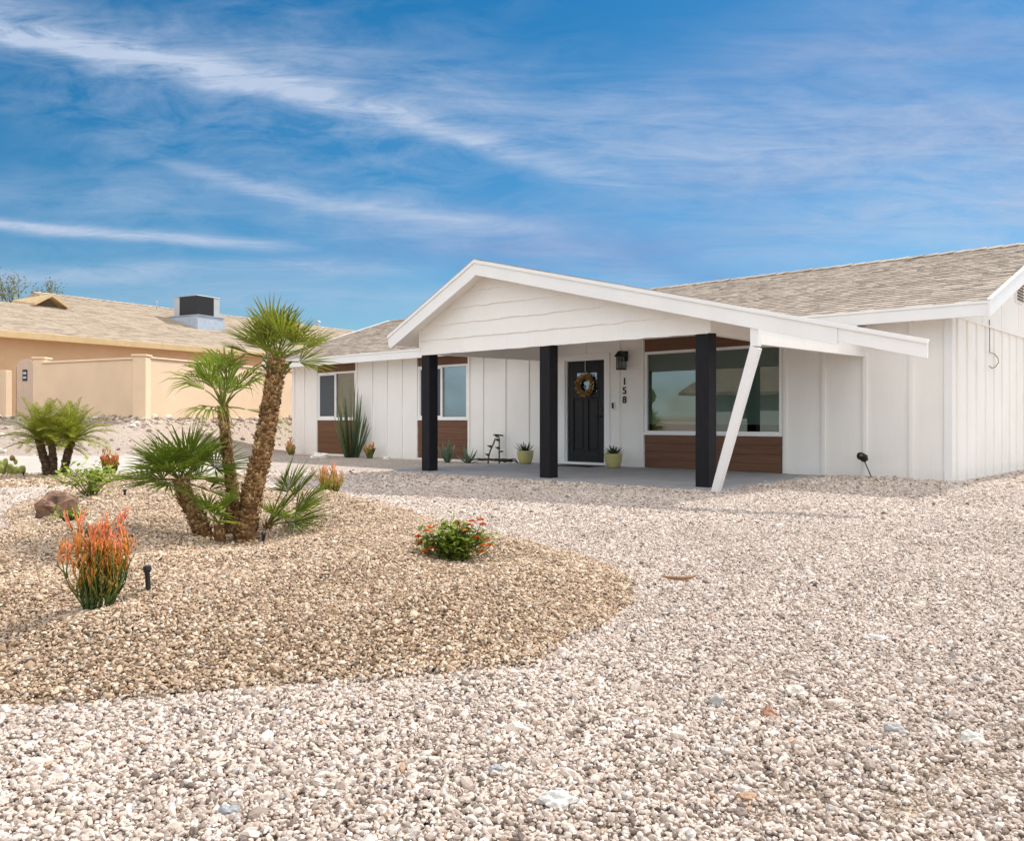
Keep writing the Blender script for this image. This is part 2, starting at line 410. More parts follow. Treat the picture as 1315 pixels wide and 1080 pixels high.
# the finest cells carry pebbles, so the sheet sinks a little under them
co = np.stack([GX, GY, GZ - .006], -1).reshape(-1, 3)
idx = np.arange(nx * ny).reshape(ny, nx)
quads = np.stack([idx[:-1, :-1], idx[:-1, 1:], idx[1:, 1:], idx[1:, :-1]], -1).reshape(-1, 4)
gm = bpy.data.meshes.new('ground')
gm.vertices.add(len(co)); gm.vertices.foreach_set('co', co.ravel())
gm.loops.add(quads.size); gm.loops.foreach_set('vertex_index', quads.ravel().astype(np.int32))
gm.polygons.add(len(quads)); gm.polygons.foreach_set('loop_start', np.arange(0, quads.size, 4, dtype=np.int32))
gm.update(calc_edges=True); gm.polygons.foreach_set('use_smooth', [True] * len(quads))
bedm = (inside(BED, GX, GY) | inside(BED2, GX, GY)).astype(float)
a = gm.attributes.new('bed', 'FLOAT', 'POINT'); a.data.foreach_set('value', bedm.ravel())
a = gm.attributes.new('berm', 'FLOAT', 'POINT'); a.data.foreach_set('value', (inside(BERMP, GX, GY) | inside(PADP, GX, GY) | (np.hypot(GX, GY) > 45)).astype(float).ravel())
SPOTS = ((.98, 2.02, .16, .9), (1.18, 2.2, .13, .85), (.72, 2.12, .10, .8), (.62, 2.0, .09, .8), (.30, 2.22, .10, .6), (1.0, 2.75, .14, .5), (.80, 2.35, .12, .55), (1.4, 2.5, .16, .6), (-.3, 2.4, .10, .4), (2.2, 4.6, .4, .35), (3.1, 6.2, .6, .3))
dm = np.zeros(GX.shape)
for bx, by, br, bs in SPOTS: dm = np.maximum(dm, bs * np.exp(-((GX - bx) ** 2 + (GY - by) ** 2) / br ** 2))
a = gm.attributes.new('dirt', 'FLOAT', 'POINT'); a.data.foreach_set('value', dm.ravel())
gm.materials.append(ground_mat())
ground = bpy.data.objects.new('ground', gm); COL.objects.link(ground); tag(ground, kind='structure')

# ------------------------------------------------------------------ gravel (instanced pebbles)
def pebble_group(name, material, nvar=9, sub=2, ang=.85):
    ng = bpy.data.node_groups.new(name, 'GeometryNodeTree')
    ng.interface.new_socket(name='Geometry', in_out='INPUT', socket_type='NodeSocketGeometry')
    ng.interface.new_socket(name='Geometry', in_out='OUTPUT', socket_type='NodeSocketGeometry')
    t = NT(ng)
    gi = t.new('NodeGroupInput'); go = t.new('NodeGroupOutput')
    gti = t.new('GeometryNodeGeometryToInstance')
    for k in range(nvar):
        ico = t.new('GeometryNodeMeshIcoSphere'); ico.inputs['Radius'].default_value = 1; ico.inputs['Subdivisions'].default_value = sub
        p = t.new('GeometryNodeInputPosition').outputs[0]
        off = t.vmath('ADD', p, (k * 9.7, k * 4.1, k * 2.3))
        nz = t.new('ShaderNodeTexNoise'); t.set(nz.inputs['Vector'], off); nz.inputs['Scale'].default_value = .95; nz.inputs['Detail'].default_value = 2.5
        f = t.math('ADD', t.math('MULTIPLY', nz.outputs[0], ang * 2), 1 - ang)
        sp = t.new('GeometryNodeSetPosition'); t.l.new(ico.outputs[0], sp.inputs['Geometry'])
        t.l.new(t.vmath('MULTIPLY', p, t.comb(f, f, f)), sp.inputs['Position'])
        sm = t.new('GeometryNodeSetMaterial'); t.l.new(sp.outputs[0], sm.inputs[0]); sm.inputs['Material'].default_value = material
        t.l.new(sm.outputs[0], gti.inputs[0])
    iop = t.new('GeometryNodeInstanceOnPoints'); t.l.new(gi.outputs[0], iop.inputs['Points']); t.l.new(gti.outputs[0], iop.inputs['Instance'])
    iop.inputs['Pick Instance'].default_value = True
    rv = t.new('FunctionNodeRandomValue', data_type='INT')
    for s_ in rv.inputs:
        if s_.type == 'INT' and s_.name == 'Min': s_.default_value = 0
        if s_.type == 'INT' and s_.name == 'Max': s_.default_value = nvar - 1
    t.l.new([o for o in rv.outputs if o.type == 'INT'][0], iop.inputs['Instance Index'])
    na = t.new('GeometryNodeInputNamedAttribute', data_type='FLOAT_VECTOR'); na.inputs['Name'].default_value = 'rot'
    e2r = t.new('FunctionNodeEulerToRotation'); t.l.new([o for o in na.outputs if o.enabled][0], e2r.inputs[0]); t.l.new(e2r.outputs[0], iop.inputs['Rotation'])
    nb = t.new('GeometryNodeInputNamedAttribute', data_type='FLOAT_VECTOR'); nb.inputs['Name'].default_value = 'scl'
    t.l.new([o for o in nb.outputs if o.enabled][0], iop.inputs['Scale'])
    t.l.new(iop.outputs[0], go.inputs[0])
    return ng
def scatter(name, pts, scl, rot, group, kind='stuff'):
    me = bpy.data.meshes.new(name); me.vertices.add(len(pts)); me.vertices.foreach_set('co', pts.astype(np.float32).ravel())
    for nm, arr in (('scl', scl), ('rot', rot)):
        a = me.attributes.new(nm, 'FLOAT_VECTOR', 'POINT'); a.data.foreach_set('vector', arr.astype(np.float32).ravel())
    o = bpy.data.objects.new(name, me); COL.objects.link(o)
    md = o.modifiers.new('scatter', 'NODES'); md.node_group = group
    return o
rng = np.random.default_rng(11)
def jitter_grid(x0, x1, y0, y1, step):
    n = int((x1 - x0) / step), int((y1 - y0) / step)
    X, Y = np.meshgrid(np.arange(n[0]) * step + x0, np.arange(n[1]) * step + y0)
    X = X + rng.uniform(-.6, .6, X.shape) * step; Y = Y + rng.uniform(-.6, .6, Y.shape) * step
    return X.ravel(), Y.ravel()
allX, allY, allS = [], [], []
for y0, y1, step, base in ((1.5, 4.2, .0110, .0064), (4.2, 7.5, .0126, .0071), (7.5, 11.5, .0175, .0098), (11.5, 15.5, .031, .0165)):
    w0 = .64 * y1 + 1.5
    X, Y = jitter_grid(-w0, w0, y0, y1, step)
    k = np.abs(X) < .64 * Y + (1.4 if y1 < 8 else .8)
    X, Y = X[k], Y[k]
    allX.append(X); allY.append(Y); allS.append(base * rng.lognormal(0, .30, X.shape))
PX = np.concatenate(allX); PY = np.concatenate(allY); PS = np.concatenate(allS)
big_ = rng.uniform(0, 1, PS.shape); PS = np.clip(np.where(big_ < .006, PS * 2.0, np.where(big_ < .03, PS * 1.45, PS)), .003, .034)
# thin, dusty places where the dirt shows between the stones
bare = np.zeros(PX.shape)
for bx, by, br, bs in SPOTS:
    bare = np.maximum(bare, bs * np.exp(-(((PX - bx) * .8) ** 2 + ((PY - by) * 1.25) ** 2) / br ** 2 * (1 + .6 * np.sin(PX * 31 + PY * 17) * np.sin(PY * 41 - PX * 13))))
thin = rng.uniform(0, 1, PX.shape) < bare
PS = np.where(thin, PS * rng.uniform(.25, .5, PS.shape), PS)              # worn to grit
LX = (PX - CX) * UX[0] + (PY - CY) * UX[1]; LY = (PX - CX) * UY[0] + (PY - CY) * UY[1]
keep = ~((LY > -.03) & (LX < .03))                                            # not inside the house
edge_n = .10 * np.sin(LX * 2.1) + .07 * np.sin(LX * 5.3 + 1)
slabm = (LX > -8.3) & (LX < -1.98 + .06 * np.sin(LY * 1.7) + .04 * np.sin(LY * 5.1)) & (LY > -3.30 + .35 * edge_n) & (LY < 0)
keep &= ~slabm
pathm = (PY > 14.2) & (PX < -5.3); keep &= ~pathm
PX, PY, PS = PX[keep], PY[keep], PS[keep]
# soft ragged border between the two gravels
jx = PX + rng.normal(0, .016, PX.shape); jy = PY + rng.normal(0, .022, PY.shape)
tanm = inside(BED, jx, jy) | inside(BED2, jx, jy)
PZ = terrain(PX, PY) + rng.uniform(-.004, .008, PX.shape)
scl = np.stack([PS * rng.uniform(.95, 1.5, PS.shape), PS * rng.uniform(.65, 1.0, PS.shape), PS * rng.uniform(.45, .8, PS.shape)], -1)
rot = np.stack([rng.normal(0, .5, PS.shape), rng.normal(0, .5, PS.shape), rng.uniform(0, 6.28, PS.shape)], -1)
pts = np.stack([PX, PY, PZ], -1)
o = scatter('white_gravel', pts[~tanm], scl[~tanm], rot[~tanm], pebble_group('white_pebbles', pebble_mat('white_gravel', WHITE_PAL)))
tag(o, 'pale pinkish white crushed gravel covering the yard in front of the house', 'gravel', kind='stuff')
o = scatter('tan_gravel', pts[tanm], scl[tanm] * .93, rot[tanm], pebble_group('tan_pebbles', pebble_mat('tan_gravel', TAN_PAL)))
tag(o, 'tan brown gravel heaped in the curved planting beds', 'gravel', kind='stuff')
# rubble on the bank below the peach wall
X = rng.uniform(-22, -5.5, 60000); Y = rng.uniform(17, 29, 60000)
pd = inside(PADP, X, Y); ib = inside(BERMP, X, Y); df = pdist(FENCE, X, Y, False)
k = ib & ~pd & (rng.uniform(0, 1, X.shape) < np.exp(-df / .28) * .8 + .03); X, Y, df = X[k], Y[k], df[k]
S = .028 * rng.lognormal(0, .5, X.shape) * (1.15 - .45 * np.clip(df / 2, 0, 1)); S = np.clip(S, .014, .11)
o = scatter('rubble', np.stack([X, Y, terrain(X, Y) + S * .2], -1), np.stack([S * 1.2, S, S * .7], -1), np.stack([rng.normal(0, .4, S.shape), rng.normal(0, .4, S.shape), rng.uniform(0, 6, S.shape)], -1),
            pebble_group('rubble_stones', pebble_mat('rubble_stone', [(0, (.26, .20, .15)), (.35, (.46, .37, .29)), (.7, (.62, .53, .44)), (1, (.78, .74, .68))]), 5, 2, .6))
tag(o, 'coarse tan and white rubble along the bank under the peach wall', 'rubble', kind='stuff')

# ------------------------------------------------------------------ path and slab
def draped(name, m, outline, up, step=.35):
    P = np.array(outline); x0, y0 = P.min(0); x1, y1 = P.max(0)
    xs = np.arange(x0, x1 + step, step); ys = np.arange(y0, y1 + step, step)
    X, Y = np.meshgrid(xs, ys); Z = terrain(X, Y) + up
    mb = MB(); ids = {}
    ins = inside(P, X, Y) | (pdist(P, X, Y) < step * .2)
    for j in range(len(ys) - 1):
        for i in range(len(xs) - 1):
            if ins[j, i] and ins[j, i + 1] and ins[j + 1, i] and ins[j + 1, i + 1]:
                q = []
                for a, b in ((j, i), (j, i + 1), (j + 1, i + 1), (j + 1, i)):
                    if (a, b) not in ids: ids[(a, b)] = mb.vert((X[a, b], Y[a, b], Z[a, b]))
                    q.append(ids[(a, b)])
                mb.face(q)
    return mb.build(name, m, smooth=True)
tag(draped('path', M['path'], [(-40, 14.2), (-5.0, 14.2), (-4.6, 15.4), (-5.2, 16.6), (-7.5, 16.95), (-40, 17.1)], .02, .2), kind='structure')
house = thing('ranch_house', 'single storey white board and batten house with a gabled porch on black posts', 'house', (CX, CY, 0), AH)
mb = MB(); mb.box(-8.25, -3.52, -.1, -1.85, -.005, .045)
sl = mb.build('porch_slab', M['slab'], loc=(CX, CY, 0), rotz=AH); tag(sl, kind='structure')
mb = MB(); mb.box(-30, -30.5, -.02, 30, -23.5, .012)
rd = mb.build('road', M['asphalt'], loc=(CX, CY, 0), rotz=AH); tag(rd, kind='structure')

# ------------------------------------------------------------------ the house
EZ, SL, EY = 2.56, .338, -.45                 # eave height (top), slope, eave overhang
RY = 4.0; RZ = EZ + SL * (RY - EY)
XL, XR = -16.77, 0.0
WT = .12
wins = [(-15.6, -13.95), (-11.57, -9.90), (-5.24, -2.56)]
door = (-7.13, -6.15)
mb = MB()
ztop = 2.60
segs = []
edges = sorted([w for w in wins] + [door])
x = XL
for a0, a1 in edges:
    segs.append((x, a0)); x = a1
segs.append((x, XR))
for a0, a1 in segs: mb.box(a0, 0, -.1, a1, WT, ztop)
for a0, a1 in wins:
    mb.box(a0, .02, -.1, a1, WT, .70 if a0 > -6 else .96); mb.box(a0, .02, 2.16, a1, WT, ztop)
mb.box(door[0], 0, 2.15, door[1], WT, ztop)
# side and rear walls
mb.box(-WT, WT, -.1, 0, 8.0, 2.60); mb.box(XL, WT, -.1, XL + WT, 8.0, 2.60); mb.box(XL, 8.0, -.1, 0, 8.0 + WT, 2.6)
# gable triangles
for xa in (-WT, XL):
    mb.prism([(xa, 0, 2.6), (xa, 8.1, 2.6), (xa, RY, RZ - .12)], (WT, 0, 0))
# front battens
for bx in (-16.70, -16.23, -15.64, -13.91, -13.29, -12.72, -12.16, -11.61, -9.86, -9.44, -8.77, -8.11, -5.82, -5.28, -2.50, -1.865, -1.22, -.545):
    wdt = .028
    mb.box(bx - wdt, -.030, .05, bx + wdt, .001, 2.58)
mb.box(-6.655, -.03, 2.235, -6.60, .001, 2.58)
# side battens
y = .24
while y < 7.9:
    mb.box(-.001, y, .06, .030, y + .05, 2.43); mb.box(-.001, y + .25, 2.50, .036, y + .285, min(2.6 + SL * (min(y, 8 - y) + .1), RZ)) if y < 7.5 and False else None
    y += .53
# belly band and upper gable board
mb.prism([(0, .02, 2.44), (0, 8.0, 2.44), (0, 8.0, 2.6), (0, RY, RZ - .13), (0, .02, 2.60)], (.02, 0, 0))
mb.box(0, .0, 2.425, .042, 8.0, 2.452)
y = 1.6
while y < 7.: mb.box(.018, y, 2.452, .026, y + .012, min(2.56 + SL * (min(y, 8 - y) + .30), RZ - .15)); y += 1.22
# foundation lip
mb.box(XL, -.012, -.1, door[0] - .15, .0, .045); mb.box(door[1] + .15, -.012, -.1, 0, 0, .045); mb.box(0, -.012, -.1, .012, 8.0, .045)
wall = mb.build('wall', M['white'], house)
mb = MB()
for q in ((-.09, -.026, .02, .024, .0, 2.55), (.0, .0005, .02, .026, .10, 2.55), (XL - .02, -.026, .02, XL + .08, 0, 2.55)):
    mb = MB(); mb.box(*q); bevel(mb.build('corner_board', M['trim'], house), .004)
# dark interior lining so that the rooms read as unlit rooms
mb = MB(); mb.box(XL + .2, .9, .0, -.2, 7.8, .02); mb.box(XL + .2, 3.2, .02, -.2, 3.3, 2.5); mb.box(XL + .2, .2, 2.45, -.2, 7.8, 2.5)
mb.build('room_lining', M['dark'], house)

# roof: stepped courses of shingles
mb = MB()
x0, x1 = -17.5, .58
nc = 33; y0 = EY - .05
cy_ = (RY - y0) / nc
def rz(y): return EZ + SL * (y - EY)
prev = None
for k in range(nc):
    ya = y0 + k * cy_; yb = y0 + (k + 1) * cy_
    za = rz(ya) + .012; zb = rz(yb) - .002
    rk = random.Random(k * 13 + 5)
    xx = x0
    while xx < x1 - 1e-6:
        xb_ = min(x1, xx + rk.choice((.10, .14, .17, .22, .28)))
        lift = rk.choice((0., .003, .006, .009)); fw = rk.choice((0., .0, .008, .016))
        yf = ya - fw * (k > 0); zf = rz(yf) + .010 + lift
        mb.poly([(xx, yf, zf - .016 - lift), (xb_, yf, zf - .016 - lift), (xb_, yf, zf), (xx, yf, zf)])
        mb.poly([(xx, yf, zf), (xb_, yf, zf), (xb_, yb, zb), (xx, yb, zb)])
        mb.poly([(xx, yf, zf - .016 - lift), (xx, yf, zf), (xx, yb, zb)]); mb.poly([(xb_, yf, zf - .016 - lift), (xb_, yb, zb), (xb_, yf, zf)])
        xx = xb_
    # side closing strip of each course
mb.poly([(x0, RY, RZ), (x1, RY, RZ), (x1, 2 * RY - y0, rz(y0)), (x0, 2 * RY - y0, rz(y0))])
mb.build('roof', M['roof'], house, recalc=False)
mb = MB()   # deck below (soffit side)
mb.prism([(x0, y0 + .02, rz(y0) - .03), (x0, RY, RZ - .03), (x0, 2 * RY - y0 - .02, rz(y0) - .03), (x0, 2 * RY - y0 - .02, rz(y0) - .10), (x0, RY, RZ - .12), (x0, y0 + .02, rz(y0) - .10)], (x1 - x0 - .002, 0, 0))
mb.build('soffit', M['trim'], house)
# ridge caps
mb = MB(); xx = x0
k = 0
while xx < x1:
    w = .155; j = rnd.uniform(-.006, .006)
    a = (xx, xx + .30)
    for sgn in (-1, 1):
        mb.hexa([(a[0], RY, RZ + .006), (a[1], RY, RZ + .020 + j), (a[1], RY + sgn * w, RZ + .020 + j - w * SL), (a[0], RY + sgn * w, RZ + .006 - w * SL),
                 (a[0], RY, RZ + .020), (a[1], RY, RZ + .040 + j), (a[1], RY + sgn * w, RZ + .034 + j - w * SL), (a[0], RY + sgn * w, RZ + .016 - w * SL)])
    xx += .27
mb.build('ridge_cap', M['roof'], house)
# eave fascia (interrupted by the porch) with a drip edge, rake boards
mb = MB()
for a0, a1 in ((-17.55, -8.02), (-2.6, .60)):
    mb = MB(); mb.box(a0, EY - .045, 2.345, a1, EY - .008, 2.515); mb.box(a0, EY - .062, 2.512, a1, EY - .02, 2.548)
    if a1 > 0: mb.box(-2.3, EY - .044, 2.12, -1.165, EY - .010, 2.346)
    bevel(mb.build('fascia', M['trim'], house), .004)
for xa in (.582, -17.54):
    for sg in (1, -1):
        def Y(v): return v if sg > 0 else 2 * RY - v
        mb = MB()
        mb.hexa([(xa, Y(EY - .05), rz(EY - .05) - .215), (xa + .04, Y(EY - .05), rz(EY - .05) - .215), (xa + .04, RY, RZ - .215), (xa, RY, RZ - .215),
                 (xa, Y(EY - .05), rz(EY - .05) + .012), (xa + .04, Y(EY - .05), rz(EY - .05) + .012), (xa + .04, RY, RZ + .012), (xa, RY, RZ + .012)])
        mb.hexa([(xa + .002, Y(EY - .06), rz(EY - .06) + .012), (xa + .052, Y(EY - .06), rz(EY - .06) + .012), (xa + .052, RY, RZ + .012), (xa + .002, RY, RZ + .012),
                 (xa + .002, Y(EY - .06), rz(EY - .06) + .034), (xa + .052, Y(EY - .06), rz(EY - .06) + .034), (xa + .052, RY, RZ + .034), (xa + .002, RY, RZ + .034)])
        bevel(mb.build('rake_board', M['trim'], house), .004)
# gable vent on the side wall
gv = None
mb = MB(); mb.box(.02, 3.75, 3.02, .05, 4.35, 3.50)
gv = mb.build('gable_vent', M['trim'], house)
mb = MB()
for k in range(7): mb.hexa([(.05, 3.82, 3.07 + k * .055), (.05, 4.28, 3.07 + k * .055), (.07, 4.28, 3.06 + k * .055), (.07, 3.82, 3.06 + k * .055), (.05, 3.82, 3.10 + k * .055), (.05, 4.28, 3.10 + k * .055), (.07, 4.28, 3.075 + k * .055), (.07, 3.82, 3.075 + k * .055)])
mb.build('louver', M['stem'], gv)
# loose cable on the side wall
mb = MB()
mb.tube([(.03, 2.0, 2.55), (.034, 1.995, 2.3), (.033, 2.005, 2.02)], .006, 6)
mb.tube([(.03, 2.03, 2.02), (.05, 2.22, 2.01), (.06, 2.42, 1.95), (.06, 2.45, 1.88), (.05, 2.3, 1.80), (.04, 2.12, 1.77), (.03, 2.0, 1.80)], .006, 6)
mb.build('cable', M['stem'], house, smooth=True)

# ---- porch roof
FY = -3.80; GY_ = -3.45
PKX, PKZ = -5.92, 3.46
SLL, SLR = .497, .2515
XLE, XRE, XEXT = -8.05, -1.20, .79
def pr(x): return PKZ - (SLL * (PKX - x) if x < PKX else SLR * (x - PKX))
def yback(x): return max(.0, (pr(x) - EZ) / SL + EY)
mb = MB()
for xa, xb in ((XLE, PKX), (PKX, XRE)):
    n = 16
    for i in range(n):
        u0 = xa + (xb - xa) * i / n; u1 = xa + (xb - xa) * (i + 1) / n
        p = [(u0, FY, pr(u0) - .05), (u1, FY, pr(u1) - .05), (u1, yback(u1), pr(u1) - .05), (u0, yback(u0), pr(u0) - .05)]
        mb.poly([(q[0], q[1], q[2] + .055) for q in p])
for xa, xb in ((XLE, PKX), (PKX, XRE)):            # drip edge sheet of shingles along the rake
    mb.hexa([(xa, FY - .015, pr(xa) + .004), (xb, FY - .015, pr(xb) + .004), (xb, FY + .12, pr(xb) + .004), (xa, FY + .12, pr(xa) + .004),
             (xa, FY - .015, pr(xa) + .02), (xb, FY - .015, pr(xb) + .02), (xb, FY + .12, pr(xb) + .02), (xa, FY + .12, pr(xa) + .02)])
mb.build('porch_roof', M['roof'], house)
mb = MB()
for xa, xb in ((XLE + .01, PKX), (PKX, XRE)):
    n = 10
    for i in range(n):
        u0 = xa + (xb - xa) * i / n; u1 = xa + (xb - xa) * (i + 1) / n
        b0, b1 = min(yback(u0), 1.2), min(yback(u1), 1.2)
        mb.hexa([(u0, FY + .03, pr(u0) - .16), (u1, FY + .03, pr(u1) - .16), (u1, b1, pr(u1) - .16), (u0, b0, pr(u0) - .16),
                 (u0, FY + .03, pr(u0) - .052), (u1, FY + .03, pr(u1) - .052), (u1, b1, pr(u1) - .052), (u0, b0, pr(u0) - .052)])
mb.build('porch_ceiling', M['white'], house)
# barge boards of the porch gable with the long right-hand outrigger
mb = MB()
D = .225
def board(xa, xb, y0, y1, top, dep, flat=None):
    mb.hexa([(xa, y0, pr(xa) + top - dep), (xb, y0, pr(xb) + top - dep), (xb, y1, pr(xb) + top - dep), (xa, y1, pr(xa) + top - dep),
             (xa, y0, pr(xa) + top), (xb, y0, pr(xb) + top), (xb, y1, pr(xb) + top), (xa, y1, pr(xa) + top)])
board(XLE + .06, PKX, FY, FY + .04, .0, .255)
mb.hexa([(XLE, FY, pr(XLE) - .17), (XLE + .06, FY, pr(XLE + .06) - .255), (XLE + .06, FY + .04, pr(XLE + .06) - .255), (XLE, FY + .04, pr(XLE) - .17),
         (XLE, FY, pr(XLE)), (XLE + .06, FY, pr(XLE + .06)), (XLE + .06, FY + .04, pr(XLE + .06)), (XLE, FY + .04, pr(XLE))])
board(PKX, -.158, FY, FY + .04, .0, .235)
board(-.152, XEXT, FY + .003, FY + .042, -.003, .195)
for xa, xb, e in ((XLE - .01, PKX, 0), (PKX, -.155, 0), (-.155, XEXT + .01, 0)):   # thin drip flashing on top
    mb.hexa([(xa, FY - .02, pr(xa) - .045), (xb, FY - .02, pr(xb) - .045), (xb, FY, pr(xb) - .045), (xa, FY, pr(xa) - .045),
             (xa, FY - .02, pr(xa) + .006), (xb, FY - .02, pr(xb) + .006), (xb, FY + .06, pr(xb) + .006), (xa, FY + .06, pr(xa) + .006)])
bevel(mb.build('barge_board', M['trim'], house), .003)
# gable face: shiplap boards with a waney lower edge
mb = MB()
gx0, gx1 = -7.566, -1.97
mb.prism([(gx0, GY_, 2.07), (gx1, GY_, 2.07), (gx1, GY_, pr(gx1) - .14), (PKX, GY_, PKZ - .14), (gx0, GY_, pr(gx0) - .14)], (0, .10, 0))
def wavy(x, k):
    q = x * 3.1 + k * .37; st_ = (math.floor(q) + min(1, (q - math.floor(q)) * 4)); w_ = .018 * (mnoise.noise(Vector((st_ * 1.7, k * 5.1, 2))))
    return (.25 if k == 0 else 1) * w_ + (.35 if k == 0 else 1) * (.003 * math.sin(x * 6.3 + k * 2.1) + .004 * math.sin(x * 14.7 + k * 5.7)) + .004 * mnoise.noise(Vector((x * 4, k * 9., 0)))
for k in range(6):
    zb0 = 2.052 + .247 * k
    n = 180
    prevv = None
    for i in range(n + 1):
        xx = gx0 + (gx1 - gx0) * i / n
        zl = zb0 + wavy(xx, k); zt = min(zb0 + .29, pr(xx) - .15)
        if zt - zl < .01: prevv = None; continue
        cur = (mb.vert((xx, GY_ + .0, zl)), mb.vert((xx, GY_ - .032, zl)), mb.vert((xx, GY_ - .006, zt)))
        if prevv:
            mb.face((prevv[0], cur[0], cur[1], prevv[1])); mb.face((prevv[1], cur[1], cur[2], prevv[2]))
        prevv = cur
mb.box(gx1 - .0, GY_ - .03, 2.06, gx1 + .035, GY_ + .06, pr(gx1) - .16); mb.box(gx0 - .035, GY_ - .03, 2.06, gx0, GY_ + .06, pr(gx0) - .16)
mb.build('gable', M['white'], house, recalc=False)
# beams back to the house
def beam(x0, x1, zf, zw, zt):
    b = MB(); b.hexa([(x0, GY_ + .1, zf), (x1, GY_ + .1, zf), (x1, -.001, zw), (x0, -.001, zw), (x0, GY_ + .1, zt), (x1, GY_ + .1, zt), (x1, -.001, zt), (x0, -.001, zt)])
    b.build('beam', M['white'], house)
beam(-7.52, -7.42, 2.07, 2.12, 2.56); beam(-2.10, -1.985, 2.055, 2.05, 2.29)
b = MB(); b.hexa([(-1.29, FY + .22, 1.86), (-1.21, FY + .22, 1.86), (-1.21, -.001, 1.90), (-1.29, -.001, 1.90), (-1.29, FY + .22, 2.10), (-1.21, FY + .22, 2.08), (-1.21, -.001, 2.08), (-1.29, -.001, 2.10)])
b.build('beam', M['white'], house)
# posts and brace
for px in (-7.566, -4.866, -2.172):
    b = MB(); b.box(px, GY_ - .002, -.03, px + .2, GY_ + .198, 2.068); bevel(b.build('post', M['black'], house), .006)
b = MB()
p0 = (-1.80, -3.60, -.02); p1 = (-1.18, FY + .07, 1.80)
b.hexa([(p0[0] - .05, p0[1] - .045, p0[2]), (p0[0] + .05, p0[1] - .045, p0[2]), (p0[0] + .05, p0[1] + .045, p0[2]), (p0[0] - .05, p0[1] + .045, p0[2]),
        (p1[0] - .052, p1[1] - .045, p1[2] + .03), (p1[0] + .062, p1[1] - .045, p1[2] - .01), (p1[0] + .062, p1[1] + .045, p1[2] - .01), (p1[0] - .052, p1[1] + .045, p1[2] + .03)])
b.box(p1[0] - .052, p1[1] - .046, p1[2] + .02, p1[0] + .05, p1[1] + .046, 2.18)
bevel(b.build('brace', M['trim'], house), .004)

# ---- windows
def window(a0, a1, z0, z1, split, screen):
    f = MB(); w = .05
    f.box(a0, -.016, z0 - .0, a0 + w, .06, z1); f.box(a1 - w, -.016, z0, a1, .06, z1)
    f.box(a0 + w, -.016, z1 - w, a1 - w, .06, z1); f.box(a0 - .015, -.034, z0 - .045, a1 + .015, .06, z0)
    f.box(a0 + w, -.012, z0, a1 - w, .06, z0 + .03)
    if split:
        m_ = split; f.box(m_ - .028, -.008, z0 + .03, m_ + .028, .05, z1 - w)
        f.box(a0 + w, .0, z0 + .03, a0 + w + .03, .05, z1 - w); f.box(a0 + w + .03, .0, z1 - w - .03, m_ - .028, .05, z1 - w); f.box(a0 + w + .03, 0, z0 + .03, m_ - .028, .05, z0 + .06)
    wn = bevel(f.build('window', M['trim'], house), .003)
    g = MB(); g.poly([(a0 + w - .01, .03, z0 + .02), (a1 - w + .01, .03, z0 + .02), (a1 - w + .01, .03, z1 - w + .01), (a0 + w - .01, .03, z1 - w + .01)])
    g.build('pane', M['glass'], wn, recalc=False)
    if screen:
        s_ = MB(); s_.box(a0 + w + .03, .006, z0 + .06, split - .03, .010, z1 - w - .03); s_.build('insect_screen', M['screen'], wn)
    return wn
w1 = window(wins[0][0], wins[0][1], .97, 2.19, -14.83, True)
w2 = window(wins[1][0], wins[1][1], .97, 2.19, -10.77, True)
w3 = window(wins[2][0], wins[2][1], .70, 2.19, None, False)
for wn, (a0, a1), zb, yb in ((w1, wins[0], .99, .09), (w2, wins[1], .99, .09), (w3, wins[2], .87, .10)):
    b = MB(); n = 26
    if wn is w3: b.box(a0 + .03, yb, zb, a1 - .03, yb + .004, 2.2); b.box(a0 + .03, yb - .008, zb - .02, a1 - .03, yb + .012, zb + .012)
    else:
        for k in range(n):
            zz = zb + (2.18 - zb) * k / n
            b.hexa([(a0 + .03, yb, zz), (a1 - .03, yb, zz), (a1 - .03, yb + .03, zz + .018), (a0 + .03, yb + .03, zz + .018), (a0 + .03, yb, zz + .003), (a1 - .03, yb, zz + .003), (a1 - .03, yb + .03, zz + .021), (a0 + .03, yb + .03, zz + .021)])
        b.box(a0 + .03, yb + .04, zb, a1 - .03, yb + .044, 2.18)
    b.build('blind', M['blind'] if wn is w3 else M['blind2'], wn)
# wood infill panels above and below the windows
def panel(a0, a1, z0, z1):
    b = MB(); n = max(1, round((z1 - z0) / .155)); hgt = (z1 - z0) / n
    for k in range(n): b.box(a0 + .004, -.012 - .003 * (k % 2), z0 + k * hgt + .003, a1 - .004, .019, z0 + (k + 1) * hgt - .003)
    b.box(a0 + .004, -.004, z0, a1 - .004, .0185, z1)
    bevel(b.build('wood_panel', M['wood'], house), .003)
for a0, a1 in wins[:2]: panel(a0, a1, .04, .92); panel(a0, a1, 2.195, 2.42)
panel(wins[2][0], wins[2][1], .05, .65); panel(wins[2][0], wins[2][1], 2.195, 2.42)

# ---- door
b = MB(); d0, d1 = door
b.box(d0 - .12, -.026, .05, d0, .005, 2.235); b.box(d1, -.026, .05, d1 + .12, .005, 2.235); b.box(d0, -.026, 2.12, d1, .005, 2.235)
b.box(d0, .005, .05, d0 + .03, WT, 2.15); b.box(d1 - .03, .005, .05, d1, WT, 2.15); b.box(d0 + .03, .005, 2.10, d1 - .03, WT, 2.15)
b.box(d0 - .02, -.06, .046, d1 + .02, .1, .10)
bevel(b.build('door_frame', M['trim'], house), .004)
b = MB(); e0, e1 = d0 + .033, d1 - .033
yd = .045
